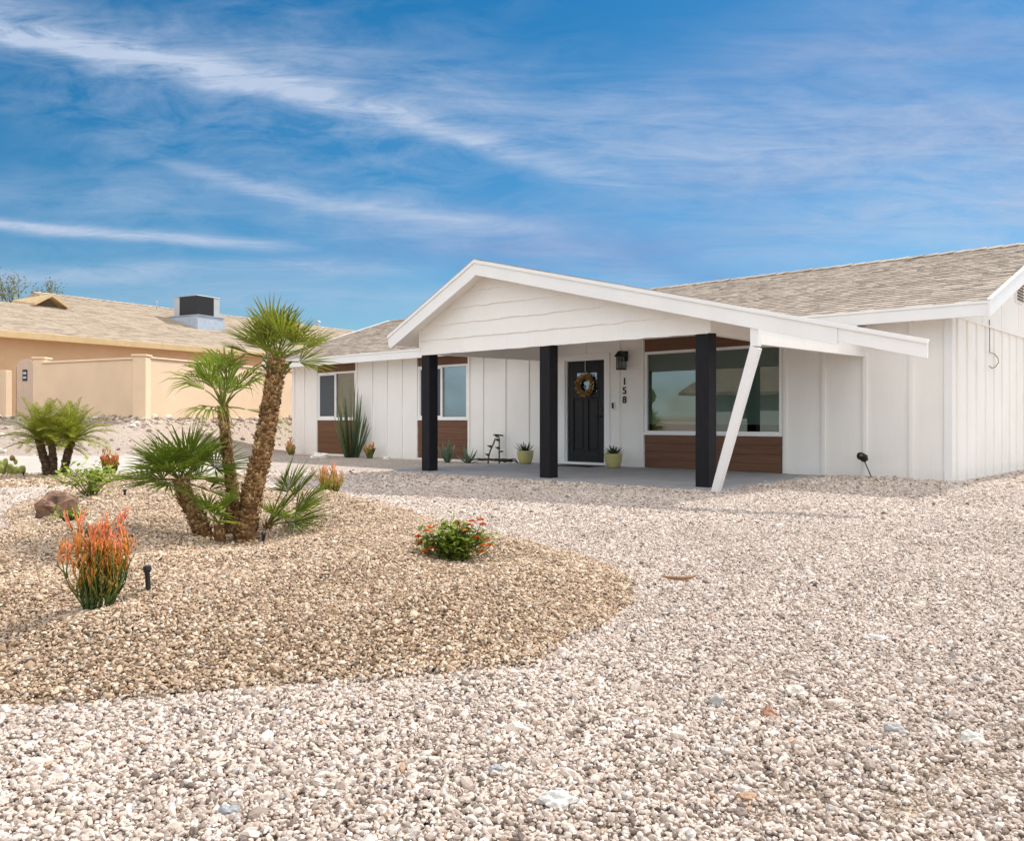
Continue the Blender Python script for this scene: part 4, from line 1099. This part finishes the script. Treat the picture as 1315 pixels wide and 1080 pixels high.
# tall upright blades at the left windows
bp = HP(-13.66, -.35)
b = MB(); r_ = random.Random(14)
for k in range(30):
    a = k * 2.4; e = .05 + .50 * (k / 30) ** 1.1 * r_.uniform(.3, 1.2); hgt = (1.98 - 1.15 * (k / 30) ** 1.2) * r_.uniform(.86, 1.08)
    d = Vector((math.cos(a) * e, math.sin(a) * e * .6, 1)); blade(b, (math.cos(a) * .16 * (k / 30) ** .5, math.sin(a) * .1, -.03), d, hgt, .028, .02, 8, -.10 * r_.random() * (1 if k > 12 else .2), Vector((math.cos(a + 1.3), math.sin(a + 1.3), .2)))
o = b.build('blade_plant', M['blade'], loc=(bp[0], bp[1], T(bp[0], bp[1])), recalc=False); tag(o, 'tall clump of upright dark green blades in front of the leftmost window', 'plant')
def agave(label, x, y, n, ln, el0, seed, grp='agaves below the second window'):
    p = HP(x, y); b = MB(); r_ = random.Random(seed)
    for k in range(n):
        a = k * 2.4; el = el0 + (1.35 - el0) * k / n; blade(b, (0, 0, -.02), rdir(a, el), ln * r_.uniform(.75, 1.1), .045, .03, 6, .10)
    o = b.build('agave', M['agave'], loc=(p[0], p[1], T(p[0], p[1])), recalc=False); tag(o, label, 'agave', grp)
agave('blue green upright agave below the second window, beside the left post', -10.05, -.5, 12, .52, .75, 3)
agave('low dark sprawling agave at the right end of the second wood panel', -9.55, -.35, 10, .42, .25, 6)

# ------------------------------------------------------------------ small things in the beds
def sprinkler(label, X, Y, h, lean=0.):
    t = thing('sprinkler', label, 'sprinkler', (X, Y, T(X, Y) - .01), rnd.uniform(0, 6), 'black drip sprinklers in the beds')
    b = MB(); b.tube([(0, 0, -.03), (lean * .5, 0, h * .5), (lean, 0, h * .8)], .011, 10); b.build('riser', M['plastic'], t)
    b = MB(); b.tube([(lean, 0, h * .78), (lean, 0, h * .86), (lean, 0, h * .88), (lean, 0, h)], [.014, .016, .019, .017], 10); b.build('nozzle', M['plastic'], t)
sprinkler('tall black sprinkler right of the red tipped shrub', -1.62, 3.80, .125, .006)
sprinkler('black sprinkler right of the lime green shrub', -3.95, 8.7, .10)
sprinkler('black sprinkler left of the little date palms', -7.45, 13.0, .10)
sprinkler('black sprinkler just left of the tall palm trunk', -2.88, 8.9, .12)
sprinkler('black sprinkler right of the foot of the tall palm trunk', -1.72, 5.88, .07, .01)
def stone(label, X, Y, r, col, seed, sq=(1, .8, .55), name='stone', group='larger stones among the gravel', rot=0., up=.25):
    m = simple('stone_%d' % seed, col, .85, .2, 18, .5, 60)
    b = MB(); b.rock((0, 0, r * up), r, seed, 3, .55, sq, rot)
    o = b.build(name, m, loc=(X, Y, T(X, Y))); tag(o, label, name, group); return o
BO = stone('reddish brown boulder beside the lime green shrub', -3.70, 6.95, .15, (.36, .23, .16), 5, (1.0, .8, .72), 'boulder', None, .2, .40)
BO.data.materials[0] = M['boulder']
stone('white angular stone at the bottom edge of the photo, left of centre of it', .11, 2.03, .040, (.64, .62, .58), 11, (1.1, .7, .55))
bpy.data.objects['stone']['label'] = 'large white angular stone at the very front, below the middle of the yard'
stone('rounded grey pebble at the very front left', -.66, 1.99, .020, (.34, .35, .36), 12, (1, .9, .8))
stone('rust red stone near the front right', .80, 2.66, .026, (.36, .19, .11), 13, (.7, 1, .7), rot=.5)
stone('creamy white stone just right of the rust red stone', .95, 2.86, .034, (.64, .58, .50), 14, (1, .8, .6))
stone('flat pinkish stone below the creamy white stone', 1.04, 2.73, .034, (.66, .54, .45), 15, (1.1, .8, .5))
stone('grey stone left of the rust red stone', .66, 2.76, .028, (.40, .39, .37), 16, (.9, .8, .8))
stone('grey slab of stone on the right behind the white one', 1.12, 2.50, .033, (.40, .39, .37), 17, (1, .6, .6), rot=-.5)
stone('blocky white stone on the far right front', 1.32, 2.44, .034, (.58, .55, .49), 18, (1.1, .8, .6))
stone('smooth grey pebble in the front middle', -.04, 2.22, .019, (.36, .365, .37), 19, (1, .8, .6))
stone('white flat stone in the right middle of the yard', 1.51, 3.55, .036, (.58, .55, .50), 20, (1.2, .9, .4))
stone('brown tan stone at the front right edge', .57, 2.07, .024, (.42, .27, .17), 22)
rp = HP(-14.1, -1.0); stone('pale flat rock lying below the leftmost window', rp[0], rp[1], .17, (.78, .72, .66), 31, (1.3, .7, .55), 'rock', 'pale rocks along the house wall')
rp = HP(-12.25, -.4); stone('small white rock right of the tiny pink shrub', rp[0], rp[1], .09, (.80, .77, .74), 32, (1, .8, .7), 'rock', 'pale rocks along the house wall')
# dry curved pod on the gravel
b = MB(); pts_ = [(-.10, .015, .022), (-.06, .0, .016), (0, -.012, .014), (.06, -.012, .018), (.10, .0, .028)]
b.tube(pts_, [.003, .009, .011, .009, .003], 7)
o = b.build('dry_pod', M['twig'], loc=(.95, 4.84, T(.95, 4.84) + .010), smooth=True); tag(o, 'dry curved brown pod lying on the white gravel right of the bed', 'seed pod')

# ------------------------------------------------------------------ peach wall, gate and the house next door
FZ = 1.02
def wallrun(mb, a, b_, z0, z1, th=.2):
    a = Vector((*a, 0)); b_ = Vector((*b_, 0)); d = (b_ - a).normalized(); n = Vector((-d.y, d.x, 0)) * th / 2
    p = [a - n, b_ - n, b_ + n, a + n]
    mb.hexa([(q.x, q.y, z0) for q in p] + [(q.x, q.y, z1) for q in p])
F0, F1, F2 = (-13.12, 23.8), (-9.55, 22.0), (-7.05, 28.7)
mw = thing('garden_wall', 'peach stucco garden wall with square pillars on the gravel bank', 'wall', (F1[0], F1[1], FZ))
def rel(p): return (p[0] - F1[0], p[1] - F1[1])
b = MB(); wallrun(b, rel(F0), rel(F1), -.4, 1.47); wallrun(b, rel(F1), rel(F2), -.4, 1.50)
wallrun(b, rel(F0), rel(F1), 1.472, 1.53, .27); wallrun(b, rel(F1), rel(F2), 1.502, 1.555, .27)
wallrun(b, rel((-30, 32)), rel((-14.55, 24.65)), -.4, 1.35)
bevel(b.build('wall_panel', M['peach'], mw), .02)
for (x, y), hgt in ((F1, 1.60), (F0, 1.66)):
    b = MB(); rx_, ry_ = rel((x, y)); b.box(rx_ - .17, ry_ - .17, -.4, rx_ + .17, ry_ + .17, hgt - .06); b.box(rx_ - .20, ry_ - .20, hgt - .058, rx_ + .20, ry_ + .20, hgt)
    p_ = bevel(b.build('pillar', M['peach'], mw), .02)
# arched gate
d = Vector((-3.57, 1.8, 0)).normalized()
gt = thing('garden_gate', 'pale arched gate of upright slats left of the peach wall pillar', 'gate', (-13.35, 23.92, FZ), math.atan2(d.y, d.x))
b = MB(); n = 10; wid = .78
for k in range(n):
    x0_ = .06 + k * wid / n; xm = (k + .5) / n * 2 - 1; top = 1.38 + .26 * math.sqrt(max(0, 1 - xm * xm))
    b.box(x0_ + .004, -.015, .03, x0_ + wid / n - .004, .015, top)
b.box(.06, -.045, .25, .06 + wid, -.015, .35); b.box(.06, -.045, 1.15, .06 + wid, -.015, 1.25)
b.build('slats', M['gatewood'], gt)
b = MB(); b.box(0, -.04, -.3, .058, .04, 1.45); b.box(.062 + wid, -.04, -.3, .12 + wid, .04, 1.45); b.build('gate_post', M['peach2'], gt)
b = MB(); b.box(.36, .016, 1.02, .56, .03, 1.34); pl = b.build('plaque', M['sign'], gt)
b = MB(); b.box(.39, .030, 1.21, .53, .034, 1.27); b.build('lettering', M['signlite'], pl)
b = MB(); b.box(.39, .030, 1.09, .53, .034, 1.14); b.build('lettering', M['signlite'], pl)

NE = Vector((.5593, .8290, 0)); NR = math.atan2(NE.y, NE.x)
nb = thing('neighbour_house', 'low orange stucco house with a tan shingle roof behind the peach wall', 'house', (-18.014, 30, 0), NR)
NEZ, NSL = 4.10, .33
def nz(v): return NEZ + NSL * v
b = MB(); b.box(-12, .55, .8, 30, .75, NEZ + .05); b.box(-12, .75, .8, -11.8, 15, NEZ); b.box(29.8, .75, .8, 30, 15, NEZ); b.build('wall', M['peach2'], nb)
b = MB(); RV, RV2 = 8.1, 5.15
def courses(b, u0, u1, v0, v1, nc, nx_=30):
    dv = (v1 - v0) / nc
    for k in range(nc):
        va, vb = v0 + k * dv, v0 + (k + 1) * dv; rows = []
        for i in range(nx_ + 1):
            u = u0 + (u1 - u0) * i / nx_; j = .012 * mnoise.noise(Vector((u * 1.7, k * 3.7, 4)))
            rows.append((b.vert((u, va, nz(va) - .012)), b.vert((u, va, nz(va) + .014 + j)), b.vert((u, vb, nz(vb) - .002))))
        for i in range(nx_):
            p, q = rows[i], rows[i + 1]
            b.face((p[0], q[0], q[1], p[1])); b.face((p[1], q[1], q[2], p[2]))
courses(b, -12.5, 5.2, -.05, RV2, 35, 40); courses(b, 5.2, 30, -.05, RV, 55, 50)
b.poly([(5.2, RV, nz(RV)), (30, RV, nz(RV)), (30, 16, nz(0)), (5.2, 16, nz(0))]); b.poly([(-12.5, RV2, nz(RV2)), (5.2, RV2, nz(RV2)), (5.2, 10.4, nz(0)), (-12.5, 10.4, nz(0))])
b.poly([(5.2, RV2, nz(RV2)), (5.2, RV, nz(RV)), (5.2, 2 * RV - RV2, nz(RV2))])
b.build('roof', M['roof2'], nb, recalc=False)
b = MB(); u = 5.2
while u < 30: b.hexa([(u, RV - .16, nz(RV) - .04), (u + .36, RV - .16, nz(RV) - .02), (u + .36, RV + .16, nz(RV) - .02), (u, RV + .16, nz(RV) - .04), (u, RV - .03, nz(RV) + .02), (u + .36, RV - .03, nz(RV) + .05), (u + .36, RV + .03, nz(RV) + .05), (u, RV + .03, nz(RV) + .02)]); u += .33
b.build('ridge_cap', M['roof2'], nb)
b = MB(); b.box(-12.5, -.09, NEZ - .24, 30, -.052, NEZ + .0); b.box(-12.5, -.05, NEZ - .22, 30, .55, NEZ - .19); bevel(b.build('fascia', M['tanwood'], nb), .01)
# small dormer vent
dv = MB(); uc, v0, zb = 4.35, 5.15, nz(5.15)
for sg in (-1, 1):
    dv.hexa([(uc, v0 - .35, zb + .40), (uc + sg * .72, v0 - .35, zb - .04), (uc + sg * .72, v0 + .05, zb - .02), (uc, RV + .1, zb + .40),
             (uc, v0 - .35, zb + .52), (uc + sg * .72, v0 - .35, zb + .08), (uc + sg * .72, v0 + .05, zb + .08), (uc, RV + .1, zb + .52)])
do = dv.build('dormer', M['tanwood'], nb)
b = MB(); b.prism([(uc - .52, v0, zb - .05), (uc + .52, v0, zb - .05), (uc, v0, zb + .32)], (0, .05, 0)); b.build('louver', M['stem'], do)
for u0_ in (12.0, 14.6):
    b = MB(); b.box(u0_, .53, 3.52, u0_ + 1.9, .56, 3.80); wn = b.build('window', M['trim'], nb)
    b = MB(); b.box(u0_ + .06, .522, 3.56, u0_ + 1.84, .53, 3.76); b.build('pane', M['dark'], wn)
for u_, v_, hh, rr in ((22.75, 8.3, .34, .16), (10.9, 7.3, .45, .05), (25.6, 8.2, .35, .03)):
    b = MB(); z0_ = nz(v_) - .2
    b.tube([(u_, v_, z0_), (u_, v_, z0_ + hh + .1), (u_, v_, z0_ + hh + .12), (u_, v_, z0_ + hh + .2)], [rr * .7, rr * .7, rr, rr * .6], 10); b.build('vent_pipe', M['galv'], nb)
# rooftop cooler
w_ = Vector((-18.014, 30, 0)) + NE * 11.35 + Vector((-NE.y, NE.x, 0)) * 4.7
ac = thing('rooftop_cooler', 'grey rooftop air conditioner with a black coil on the neighbour roof', 'air conditioner', (w_.x, w_.y, nz(4.7)), NR + .10)
b = MB(); b.hexa([(-.85, -1.05, -.65), (.95, -1.05, -.65), (.95, 1.0, .2), (-.85, 1.0, .2), (-.76, -.95, .33), (.84, -.95, .33), (.84, .9, .33), (-.76, .9, .33)]); b.box(-.80, -1.0, .332, .88, .95, .37)
ck = b.build('curb', M['galv'], ac)
b = MB(); cz0, cz1 = .372, 1.30
b.box(-.66, -.8, cz0, .74, .8, cz1); b.box(-.68, -.82, cz1, .76, .82, cz1 + .04)
cb = bevel(b.build('cabinet', M['galv2'], ac), .02)
b = MB(); b.box(-.675, -.815, cz0 + .01, .36, -.802, cz1 - .01); b.box(-.675, -.80, cz0 + .01, -.662, .40, cz1 - .01)
for k in range(18): b.box(-.67 + k * .058, -.822, cz0 + .02, -.662 + k * .058, -.815, cz1 - .02)
b.build('coil', M['coil'], cb)

# sparse trees beyond the neighbour's roof
def bare_tree(label, X, Y, z0, hgt, sp, seed):
    t = thing('desert_tree', label, 'tree', (X, Y, z0), 0, 'thin trees behind the neighbour roof')
    r_ = random.Random(seed); tr = MB(); lf = MB()
    def grow(p, d, ln, rad, lvl):
        q = p + d * ln; tr.tube([p, p.lerp(q, .5) + Vector((r_.gauss(0, .06), r_.gauss(0, .06), 0)) * ln, q], [rad, rad * .8, rad * .6], 6)
        if lvl >= 4:
            for _ in range(13):
                c = p.lerp(q, r_.random()) + Vector((r_.gauss(0, .22), r_.gauss(0, .22), r_.gauss(0, .22))); s1 = rdir(r_.uniform(0, 6.3), r_.uniform(-1, 1)) * .09; s2 = s1.cross(Vector((.3, .5, .8))).normalized() * .035
                i = len(lf.v); tn = r_.random()
                for v in (c - s1, c + s2, c + s1, c - s2): lf.vert(v, tn)
                lf.face((i, i + 1, i + 2, i + 3))
        if lvl < 5:
            for _ in range(3 if lvl < 4 else 2):
                nd = (d + Vector((r_.gauss(0, sp), r_.gauss(0, sp), r_.uniform(-.05, .3)))).normalized(); grow(q, nd, ln * r_.uniform(.6, .85), rad * .6, lvl + 1)
    grow(Vector((0, 0, 0)), Vector((0, 0, 1)), hgt * .30, .16, 0)
    tr.build('trunk', M['stem'], t); lf.build('crown', M['treeleaf'], t, recalc=False)
bare_tree('thin yellow green tree rising behind the dormer of the neighbour roof', -29.8, 56, 1.0, 9.4, .42, 3)
bare_tree('lower thin tree showing over the left end of the neighbour roof', -31.8, 55, 1.0, 8.2, .5, 8)

# ------------------------------------------------------------------ across the street (seen mirrored in the big window)
ow = W(-16.0, -33)
oh = thing('opposite_house', 'tan house across the street, mirrored in the big front window', 'house', (ow[0], ow[1], 0), AH + PI)
b = MB(); b.box(-7, 0, -.1, 7, 8, 2.6); b.build('wall', M['pale'], oh)
b = MB()
for sg in (-1, 1):
    def yy(v): return v if sg < 0 else 8 - v
    b.hexa([(-8, yy(-.9), 2.42), (8, yy(-.9), 2.42), (8, 4, 4.3), (-8, 4, 4.3), (-8, yy(-.9), 2.60), (8, yy(-.9), 2.60), (8, 4, 4.48), (-8, 4, 4.48)])
b.prism([(-6.9, .1, 2.6), (-6.9, 7.9, 2.6), (-6.9, 4, 4.28)], (13.8, 0, 0))
b.build('roof', M['brownroof'], oh)
for x_ in (-5, -1, 3.4):
    b = MB(); b.box(x_, -.03, .9, x_ + 1.5, .0, 2.1); wn = b.build('window', M['trim'], oh)
    b = MB(); b.box(x_ + .07, -.036, .97, x_ + 1.43, -.03, 2.03); b.build('pane', M['dark'], wn)
ot = W(-27.4, -33)
t = thing('street_tree', 'bushy green tree across the street, mirrored at the left of the big window', 'tree', (ot[0], ot[1], 0))
b = MB(); b.tube([(0, 0, -.1), (.1, 0, 1.2), (0, .1, 2.4)], [.2, .15, .1], 10); b.build('trunk', M['stem'], t)
b = MB(); r_ = random.Random(2)
cl = [(r_.gauss(0, .5), r_.gauss(0, .5), 2.3 + r_.gauss(0, .3), r_.uniform(.2, .4)) for _ in range(10)]
for k in range(2600):
    x_, y_, z_, rr = r_.choice(cl); c = Vector((x_, y_, z_)) + rdir(r_.uniform(0, 6.28), r_.uniform(-1.3, 1.4)) * rr * r_.random() ** .4
    s1 = rdir(r_.uniform(0, 6.3), r_.uniform(-1, 1)) * .12; s2 = s1.cross(Vector((.3, .5, .8))).normalized() * .06; i = len(b.v); tn = r_.random()
    for v in (c - s1, c + s2, c + s1, c - s2): b.vert(v, tn)
    b.face((i, i + 1, i + 2, i + 3))
b.build('crown', M['lant'], t, recalc=False)

# ------------------------------------------------------------------ sky, sun, camera
SUN = Vector((.699, .648, 1.0)); SUN.normalize()
el = math.asin(SUN.z); az = math.atan2(SUN.x, SUN.y)
world = bpy.data.worlds.new('World'); sc.world = world; world.use_nodes = True
t = NT(world.node_tree); bg = t.n['Background']
sky = t.new('ShaderNodeTexSky', sky_type='NISHITA'); sky.sun_disc = False
sky.sun_elevation = el; sky.sun_rotation = az; sky.air_density = 1.0; sky.dust_density = .25; sky.ozone_density = 3.0; sky.altitude = 300
g = t.new('ShaderNodeTexCoord').outputs['Generated']
x_, y_, z_ = t.sep(g)
zc = t.math('MAXIMUM', z_, .0)
# deep polarised blue of the picture's clear sky
hs = t.new('ShaderNodeHueSaturation'); hs.inputs['Hue'].default_value = .491; hs.inputs['Saturation'].default_value = 1.42; hs.inputs['Value'].default_value = .43
t.l.new(sky.outputs[0], hs.inputs['Color'])
base = hs.outputs[0]
# cloud plane coordinates (clouds overhead, stretched to streaks)
ay = t.math('MAXIMUM', y_, .08)
u = t.math('DIVIDE', x_, ay); v = t.math('DIVIDE', z_, ay)
uv = t.comb(u, v, 0.)
warp = t.noise(t.map(uv, (2.2, 5, 1)), 1.0, 6, .6)
warp2 = t.noise(t.map(uv, (5, 9, 1), (3, 1, 0)), 1.0, 6, .65)
wz = t.math('MULTIPLY', t.math('SUBTRACT', warp, .5), .10)
def streak(pts, w, amp, u0, u1, fade=.12, wob=1.):
    (a, va), (b_, vb), (c, vc) = pts
    # quadratic through three points
    A = np.array([[a * a, a, 1], [b_ * b_, b_, 1], [c * c, c, 1]]); q = np.linalg.solve(A, np.array([va, vb, vc]))
    curve = t.math('ADD', t.math('ADD', t.math('MULTIPLY', t.math('MULTIPLY', u, u), float(q[0])), t.math('MULTIPLY', u, float(q[1]))), float(q[2]))
    d = t.math('DIVIDE', t.math('ADD', t.math('SUBTRACT', v, curve), t.math('MULTIPLY', wz, wob)), w)
    m_ = t.math('POWER', 2.718, t.math('MULTIPLY', t.math('MULTIPLY', d, d), -1.))
    f0 = t.math('DIVIDE', t.math('SUBTRACT', u, u0), fade, clamp=True); f1 = t.math('DIVIDE', t.math('SUBTRACT', u1, u), fade, clamp=True)
    return t.math('MULTIPLY', t.math('MULTIPLY', m_, amp), t.math('MULTIPLY', f0, f1))
S = [streak([(-.6, .457), (-.253, .384), (-.007, .322)], .014, .95, -3., .20, .3, .6),
     streak([(-.6, .485), (-.45, .44), (-.2, .41)], .035, .65, -3., -.2, .3, 1.),
     streak([(-.3, .41), (-.05, .37), (.15, .345)], .045, .42, -.5, .3, .25, 1.3),
     streak([(-.42, .305), (-.253, .262), (-.1, .238)], .010, .55, -.5, .1, .15, .45),
     streak([(-.6, .26), (-.45, .255), (-.2, .25)], .025, .28, -3., .0, .15, .8),
     streak([(-.6, .229), (-.436, .216), (-.27, .205)], .0065, 1.0, -3., -.22, .08, .2),
     streak([(-.6, .17), (-.4, .178), (-.15, .176)], .012, .60, -3., -.05, .2, .45),
     streak([(-.6, .14), (-.3, .145), (0, .13)], .02, .40, -3., .1, .2, .45),
     streak([(.1, .29), (.36, .315), (.65, .30)], .070, .50, .0, 3., .3, 1.4),
     streak([(.1, .40), (.36, .43), (.65, .46)], .05, .18, .05, 3., .3, 1.4),
     streak([(.3, .21), (.5, .23), (.65, .25)], .03, .42, .15, 3., .2, .8),
     streak([(-.2, .22), (.0, .21), (.15, .17)], .022, .30, -.25, .3, .15, .9)]
acc = S[0]
for k in S[1:]: acc = t.math('ADD', acc, k)
fib = t.noise(t.map(uv, (6, 42, 1), (0, 0, 0), (0, 0, .16)), 1.0, 9, .68, .9)
fibm = t.math('MULTIPLY', t.math('SUBTRACT', fib, .24, clamp=True), 2.9)
mott = t.noise(t.map(uv, (9, 24, 1), (5, 2, 0), (0, 0, .1)), 1.0, 8, .65, .5)
cover = t.noise(t.map(uv, (1.6, 4, 1), (1.3, 4.2, 0)), 1.0, 3, .5)
wisps = t.math('MULTIPLY', t.math('MULTIPLY', t.math('SUBTRACT', mott, .40, clamp=True), 1.9), t.math('MULTIPLY', t.math('SUBTRACT', cover, .36, clamp=True), 2.4))
front = t.math('ADD', t.math('MULTIPLY', acc, t.math('MULTIPLY', fibm, t.math('ADD', warp2, .40))), wisps, clamp=True)
# bright broken cloud added behind the camera, unseen, as fill for the shaded walls
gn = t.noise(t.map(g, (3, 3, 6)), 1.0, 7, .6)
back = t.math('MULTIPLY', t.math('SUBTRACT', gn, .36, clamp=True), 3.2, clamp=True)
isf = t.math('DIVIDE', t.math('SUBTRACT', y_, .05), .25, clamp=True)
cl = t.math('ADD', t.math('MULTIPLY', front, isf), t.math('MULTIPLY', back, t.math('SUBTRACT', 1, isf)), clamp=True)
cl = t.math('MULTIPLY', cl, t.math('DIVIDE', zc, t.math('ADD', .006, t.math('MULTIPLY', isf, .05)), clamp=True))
CLOUD = t.mix(t.math('MULTIPLY', warp2, .9), (2.9, 3.3, 3.8), (1.35, 1.85, 3.0))
# blue grey low cloud bands
dk = t.math('MULTIPLY', streak([(-.2, .20), (.0, .205), (.2, .16)], .035, .8, -.3, .45, .2, 1.4), t.math('SUBTRACT', t.noise(t.map(uv, (5, 26, 1), (8, 3, 0)), 1., 7, .6), .35, clamp=True))
base2 = t.mix(t.math('MULTIPLY', dk, 2.0, clamp=True), base, (.55, 1.15, 2.5))
lav = t.math('ADD', streak([(.05, .27), (.36, .315), (.65, .29)], .085, 1., -.05, 3., .35, 1.5), streak([(-.25, .205), (.0, .215), (.25, .19)], .035, .8, -.3, .5, .2, 1.5))
lav = t.math('ADD', lav, streak([(.2, .40), (.45, .43), (.65, .42)], .05, .8, .15, 3., .3, 1.5))
lav = t.math('MULTIPLY', lav, t.math('MULTIPLY', t.math('SUBTRACT', t.noise(t.map(uv, (3.5, 14, 1), (2, 6, 0), (0, 0, .08)), 1., 8, .6, .4), .28, clamp=True), 2.1), clamp=True)
base2 = t.mix(t.math('MULTIPLY', t.math('MULTIPLY', lav, isf), .85), base2, (.92, 1.42, 2.65))
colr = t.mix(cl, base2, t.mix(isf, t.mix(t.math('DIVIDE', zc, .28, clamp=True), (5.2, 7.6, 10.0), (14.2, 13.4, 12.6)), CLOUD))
# ground-coloured below the horizon
below = t.math('DIVIDE', t.math('MULTIPLY', z_, -1.), .02, clamp=True)
colr = t.mix(below, colr, (2.2, 1.9, 1.6))
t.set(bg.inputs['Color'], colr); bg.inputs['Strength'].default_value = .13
sun = bpy.data.lights.new('sun', 'SUN'); sun.energy = 3.1; sun.angle = math.radians(1.2); sun.color = (1, .955, .90)
so = bpy.data.objects.new('sun', sun); COL.objects.link(so); so.rotation_euler = SUN.to_track_quat('Z', 'Y').to_euler(); so.location = (20, 20, 30)

cam = bpy.data.cameras.new('camera'); cam.lens = 1095 / 1315 * 36; cam.sensor_width = 36; cam.sensor_fit = 'HORIZONTAL'; cam.clip_end = 3000; cam.clip_start = .05
co_ = bpy.data.objects.new('camera', cam); COL.objects.link(co_); co_.location = (0, 0, H); co_.rotation_euler = (PI / 2, 0, 0)
sc.camera = co_
vs = sc.view_settings; vs.view_transform = 'Standard'; vs.look = 'None'; vs.gamma = 1; vs.exposure = .82; vs.use_curve_mapping = False
